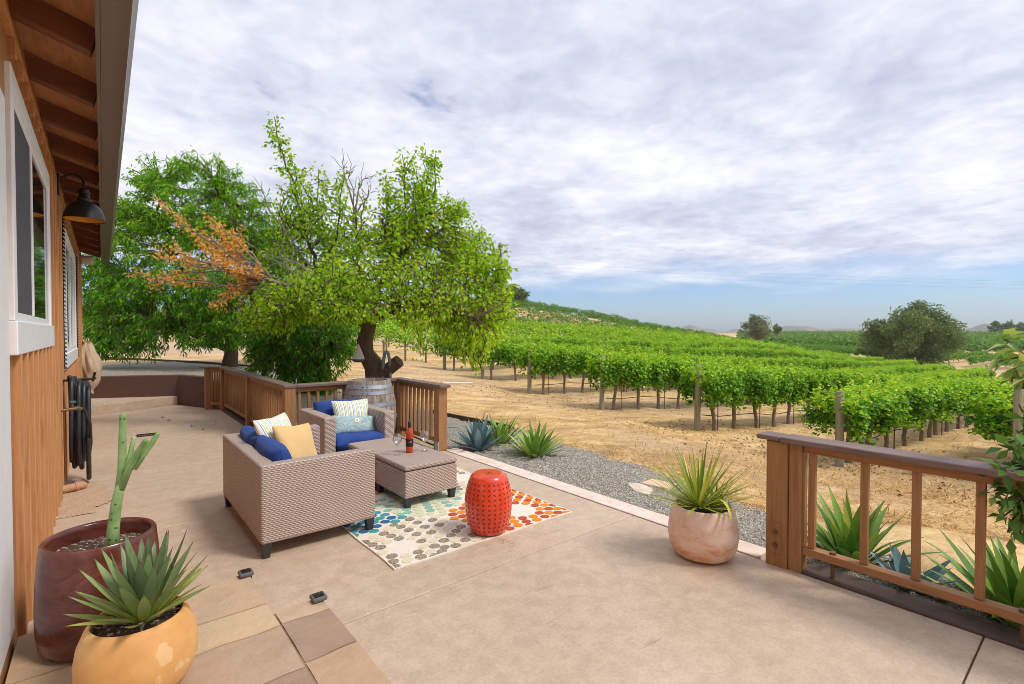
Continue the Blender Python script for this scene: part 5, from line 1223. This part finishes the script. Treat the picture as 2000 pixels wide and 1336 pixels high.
# all farther rows: more than anyone could count
def far_rows():
    Ps, Ss, Rs = [], [], []; xcut = lambda y: 63
    def row(y, x0, x1, dens, sz, rmean, hh=1.0, wid=.4):
        n = int((x1-x0)*dens); x = RNG.uniform(x0, x1, n); k = np.sin(x*.9+y*3)*np.sin(x*.37+y) < .86-.5*(y > 36)*(np.sin(x*.21+y*.5) > .2); x = x[k]; n = len(x)
        zz = .60+.80*RNG.beta(1.5,1.25,n)*hh+.09*np.sin(x*1.9+y*5)+.22*(RNG.random(n) < .05); yy = y+RNG.normal(0,wid*.55,n); z = hgt(x, yy)+zz
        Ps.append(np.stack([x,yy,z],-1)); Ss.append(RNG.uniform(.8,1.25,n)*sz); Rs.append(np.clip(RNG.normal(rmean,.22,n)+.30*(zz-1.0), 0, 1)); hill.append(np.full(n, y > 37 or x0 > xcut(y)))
    row(18.5, 36, 57, 190, .12, .5); y = 21.6
    while y < 80:
        xe = float(np.interp(y, [18,20,30,42,50,56,59], [57,57.7,61.4,62,56,50,44]))
        if y < 58: row(y, 12-(y-18)*.55, xe, 240 if y < 32 else 110, .115 if y < 32 else .16, .5 if y < 32 else .42, 1.0 if y < 36 else .8, .3)
        row(y, xe+6 if y < 58 else -25, 112, 60, .2, .36, .75, .3)
        y += 3.1
    for y in np.arange(18.5, 6, -3.1): row(y, 86, 122, 70, .24, .46)
    for y in np.arange(6, -30, -3.1): row(y, 90, 122, 70, .24, .46)
    return Ps, Ss, Rs
hill = []
Ps, Ss, Rs = far_rows(); P = np.concatenate(Ps); S = np.concatenate(Ss); rr_ = np.concatenate(Rs); hl = np.concatenate(hill)
for nm_, mk_, mt_ in (('distant_grapevines', ~hl, M['vine']), ('hilltop_grapevines', hl, M['farvine'])):
    n = int(mk_.sum()); tag(leaf_obj(nm_, P[mk_], rdir(n)*.8+np.array([0,0,-.2]), rdir(n)*.6+np.array([0,-.3,.8]), S[mk_], S[mk_]*.9, mt_, None, .16, rr_[mk_]), kind='stuff')
def trunks_far():
    V, Fs = MB(), None
    for y in np.arange(21.6, 48, 3.1):
        for x in np.arange(12-(y-18)*.55, 45, 1.1):
            z = h1(x, y) if False else None; V.v.append((x, y, 0))
    pts = np.array(V.v); z = hgt(pts[:,0], pts[:,1]); n = len(pts); T = np.array([[-.05,0],[.03,.05],[.03,-.05]])
    Vv = np.zeros((n,6,3)); Vv[:,:3,0] = pts[:,None,0]+T[:,0]; Vv[:,:3,1] = pts[:,None,1]+T[:,1]; Vv[:,:3,2] = z[:,None]-.05; Vv[:,3:,:] = Vv[:,:3,:]; Vv[:,3:,2] += .85
    o = (np.arange(n)*6)[:,None]; Fq = np.concatenate([o+np.array([[0,1,4,3]]), o+np.array([[1,2,5,4]]), o+np.array([[2,0,3,5]])]); return nmesh('distant_vine_trunks', Vv.reshape(-1,3), Fq, M['vinebark'])
tag(trunks_far(), kind='stuff')
# second vineyard block and the rows on the far slope
def slope_rows():
    Ps, Ss, Rs = [], [], []
    for k in range(46):
        off = k*5.2
        d0 = 118+off; n = 1500 if k < 14 else 950; u = RNG.uniform(1440, 2060, n); d = d0+.018*(u-1750)*1.0+RNG.normal(0,.45,n); p = np.array([at(a, 650, b) for a, b in zip(u, d)])
        p[:,2] = hgt(p[:,0], p[:,1])+RNG.uniform(.3,1.7,n); Ps.append(p); Ss.append(RNG.uniform(.7,1.3,n)*.75); Rs.append(np.clip(RNG.normal(.42,.2,n),0,1))
    return np.concatenate(Ps), np.concatenate(Ss), np.concatenate(Rs)
P, S, rr_ = slope_rows(); n = len(P)
tag(leaf_obj('far_slope_vines', P, rdir(n)*.8, rdir(n)*.5+np.array([0,0,.8]), S, S*.9, M['farvine'], None, .16, rr_), kind='stuff')

# ================================================================== GLOSSY SHRUB AT THE RIGHT EDGE
shb = thing('glossy_shrub', 'glossy rounded-leaf shrub reaching in at the right edge over the railing end', 'shrub', (3.98, -.12, h1(3.98,-.12)))
sm_ = MB(); acc = []; Sx = lambda u, v, dd=0: at(u, v, 2.62+dd)
b = np.array([3.98,-.12,h1(3.98,-.12)-.03]); hub = np.array([3.93,-.02,.75]); hub2 = np.array([3.95,-.05,1.15])
sm_.tube([b, hub*.5+b*.5, hub, hub2], [.035,.03,.025,.02], 10, lump=.1)
def gl(path, n, r0, L=.075, W=.042, spread=.045, droop=.35):
    sm_.tube(path, list(np.linspace(.010,.004,len(path))), 7); shoot_leaves(path, n, spread, L, W, droop, acc, r0)
gl(wob(hub2, Sx(2040,735,.1), 3, .04)[:-1]+wob(Sx(2040,735,.1), Sx(2000,692), 3, .03)[:-1]+wob(Sx(2000,692), Sx(1955,655), 4, .02), 30, .72, .085, .046, .012)
for (u, v, dd, n) in [(1985,720,.0,16),(1975,745,.05,14),(1998,760,.0,16),(1960,700,.05,9),(2020,720,.1,20)]: gl(wob(Sx(2010,695), Sx(u,v,dd), 4, .05), n, .72, .08, .044, .02)
for (u, v, dd, n) in [(1955,925,0,22),(1975,900,0,26),(1945,965,-.05,22),(1965,990,0,26),(1990,950,0,34),(1985,1020,0,24),(1995,870,0,24),(2015,900,.1,40),(2010,980,.05,40),(1958,1010,0,16),(2000,835,.05,22),(2030,860,.1,30)]: gl(wob(Sx(2040,960,.1) if v > 880 else hub2, Sx(u,v,dd), 4, .06), n, .38, .08, .038, .03)
for (u, v, dd, n) in [(1950,945,-.05,30),(1962,915,-.1,30),(1975,870,-.05,34),(1990,905,-.1,40),(1978,975,-.1,36),(1995,1000,-.05,36),(1968,1040,0,22),(1992,1045,0,24),(1985,840,0,28),(1998,815,0,26),(2005,940,-.1,40),(1990,790,.1,20)]:
    gl(wob(Sx(2045,930,.05), Sx(u,v,dd), 4, .06), n, .42, .088, .042, .04)
for _ in range(110):
    q = rdir(1)[0]; c = np.array([3.98,-.12,.98])+q*np.array([.40,.36,.52])*random.random()**.4; gl(wob(c-q*.1, c+q*.1, 2, .05), 9, .42)
sm_.build('branch', M['bark'], shb, smooth=180); flush('leaves', acc, M['gloss'], shb, .12)

# ================================================================== CABLES
for k, (va, vb, lb) in enumerate([(514,546,'topmost'), (521,552,'middle'), (530,560,'lowest')]):
    pth = []
    for i in range(25):
        t = i/24; u = 960+(2300-960)*t; d = 150+10*k-60*t; v = va+(vb-va)*(u-1080)/920+6*math.sin(math.pi*t); pth.append(at(u, v, d))
    tag(MB().tube(pth, .010, 5).build('overhead_cable', M['wire']), f'{lb} of the three thin power cables crossing the sky', 'cable')

# ================================================================== HAZE
hz = MB().box(-2150, -2150, -30, 2150, 2150, 70).build('haze', M['wire']); hz.data.materials.clear(); tag(hz, kind='stuff')
hm_ = bpy.data.materials.new('haze_air'); hm_.use_nodes = True; ht = hm_.node_tree; ht.nodes.clear()
ho_ = ht.nodes.new('ShaderNodeOutputMaterial'); hv = ht.nodes.new('ShaderNodeVolumePrincipled'); hv.inputs['Color'].default_value = (.86,.91,1,1); hv.inputs['Density'].default_value = .00026; hv.inputs['Anisotropy'].default_value = .2
ht.links.new(hv.outputs[0], ho_.inputs['Volume']); hz.data.materials.append(hm_)
# ================================================================== SKY, SUN, CAMERA
SUN_AZ, SUN_EL = R(146), R(52)
w = bpy.data.worlds.new('World'); scene.world = w; w.use_nodes = True; nt = w.node_tree; nt.nodes.clear()
class WT(Mat):
    def __init__(s): s.t = nt
W_ = WT(); out = W_.n('ShaderNodeOutputWorld'); bg = W_.n('ShaderNodeBackground'); bg.inputs[1].default_value = .1; W_.l(bg.outputs[0], out.inputs[0])
sky = W_.n('ShaderNodeTexSky', sky_type='NISHITA'); sky.sun_disc = False; sky.sun_elevation = SUN_EL; sky.sun_rotation = SUN_AZ; sky.altitude = 300; sky.dust_density = 1.0; sky.ozone_density = 1.5
tc = W_.n('ShaderNodeTexCoord'); sp3 = W_.n('ShaderNodeSeparateXYZ'); W_.l(tc.outputs['Generated'], sp3.inputs[0])
zc = W_.math('MAXIMUM', sp3.outputs[2], .03); zz = W_.math('ADD', zc, .10)
px = W_.math('DIVIDE', sp3.outputs[0], zz); py = W_.math('DIVIDE', sp3.outputs[1], zz)
cb = W_.n('ShaderNodeCombineXYZ'); W_.l(px, cb.inputs[0]); W_.l(py, cb.inputs[1])
pv = cb.outputs[0]
n1 = W_.noise(pv, 1.1, 10, .56, .35); n2 = W_.noise(pv, 3.6, 8, .58, .5); n3 = W_.noise(pv, .55, 4, .5, .2)
cover = W_.math('ADD', W_.math('MULTIPLY', n1, .75), W_.math('MULTIPLY', n2, .35))
# cloud deck ends a few degrees above the skyline; the blue band shows below it
elev = W_.math('ADD', sp3.outputs[2], W_.math('MULTIPLY', W_.math('SUBTRACT', n1, .5), .10))
hor = W_.ramp(elev, [(.075, (0,0,0,1)), (.135, (1,1,1,1))])
dens = W_.ramp(cover, [(.315, (0,0,0,1)), (.42, (1,1,1,1))])
mask = W_.math('MULTIPLY', dens, hor)
n4 = W_.noise(pv, 9.5, 5, .55, .4)
shade = W_.math('ADD', W_.math('MULTIPLY', n3, .34), W_.math('ADD', W_.math('MULTIPLY', n1, .32), W_.math('ADD', W_.math('MULTIPLY', n2, .25), W_.math('MULTIPLY', n4, .14))))
K = 9.5
ccol = W_.ramp(shade, [(.405, (.50,.53,.67,1)), (.475, (.62,.64,.76,1)), (.54, (.77,.78,.86,1)), (.625, (.94,.93,.95,1))])
cl = W_.mix(1.0, ccol, (K,K,K,1), 'MULTIPLY')
skc = W_.mix(1.0, sky.outputs[0], (.80,.98,1.28,1), 'MULTIPLY')
W_.l(W_.mix(W_.math('MULTIPLY', mask, .96), skc, cl), bg.inputs[0])
sl = bpy.data.lights.new('sun', 'SUN'); sl.energy = 2.1; sl.angle = R(14); sl.color = (1.0,.95,.87)
so = bpy.data.objects.new('sun', sl); COL.objects.link(so)
sd_ = Vector((math.sin(SUN_AZ)*math.cos(SUN_EL), math.cos(SUN_AZ)*math.cos(SUN_EL), math.sin(SUN_EL))); so.rotation_euler = sd_.to_track_quat('Z', 'Y').to_euler()
cam = bpy.data.cameras.new('camera'); cam.sensor_width = 36; cam.lens = FPX/2000*36; cam.clip_end = 6000; cam.clip_start = .05
co_ = bpy.data.objects.new('camera', cam); COL.objects.link(co_)
co_.matrix_world = Matrix(((Rv[0],Uv[0],-Fv[0],0),(Rv[1],Uv[1],-Fv[1],0),(Rv[2],Uv[2],-Fv[2],HC),(0,0,0,1)))
scene.camera = co_
vs_ = scene.view_settings; vs_.view_transform = 'Standard'; vs_.look = 'None'; vs_.gamma = 1; vs_.exposure = .32
scene.cycles.filter_width = .9; scene.cycles.use_denoising = True; scene.cycles.max_bounces = 8; scene.cycles.transparent_max_bounces = 16
scene.cycles.caustics_reflective = False; scene.cycles.caustics_refractive = False
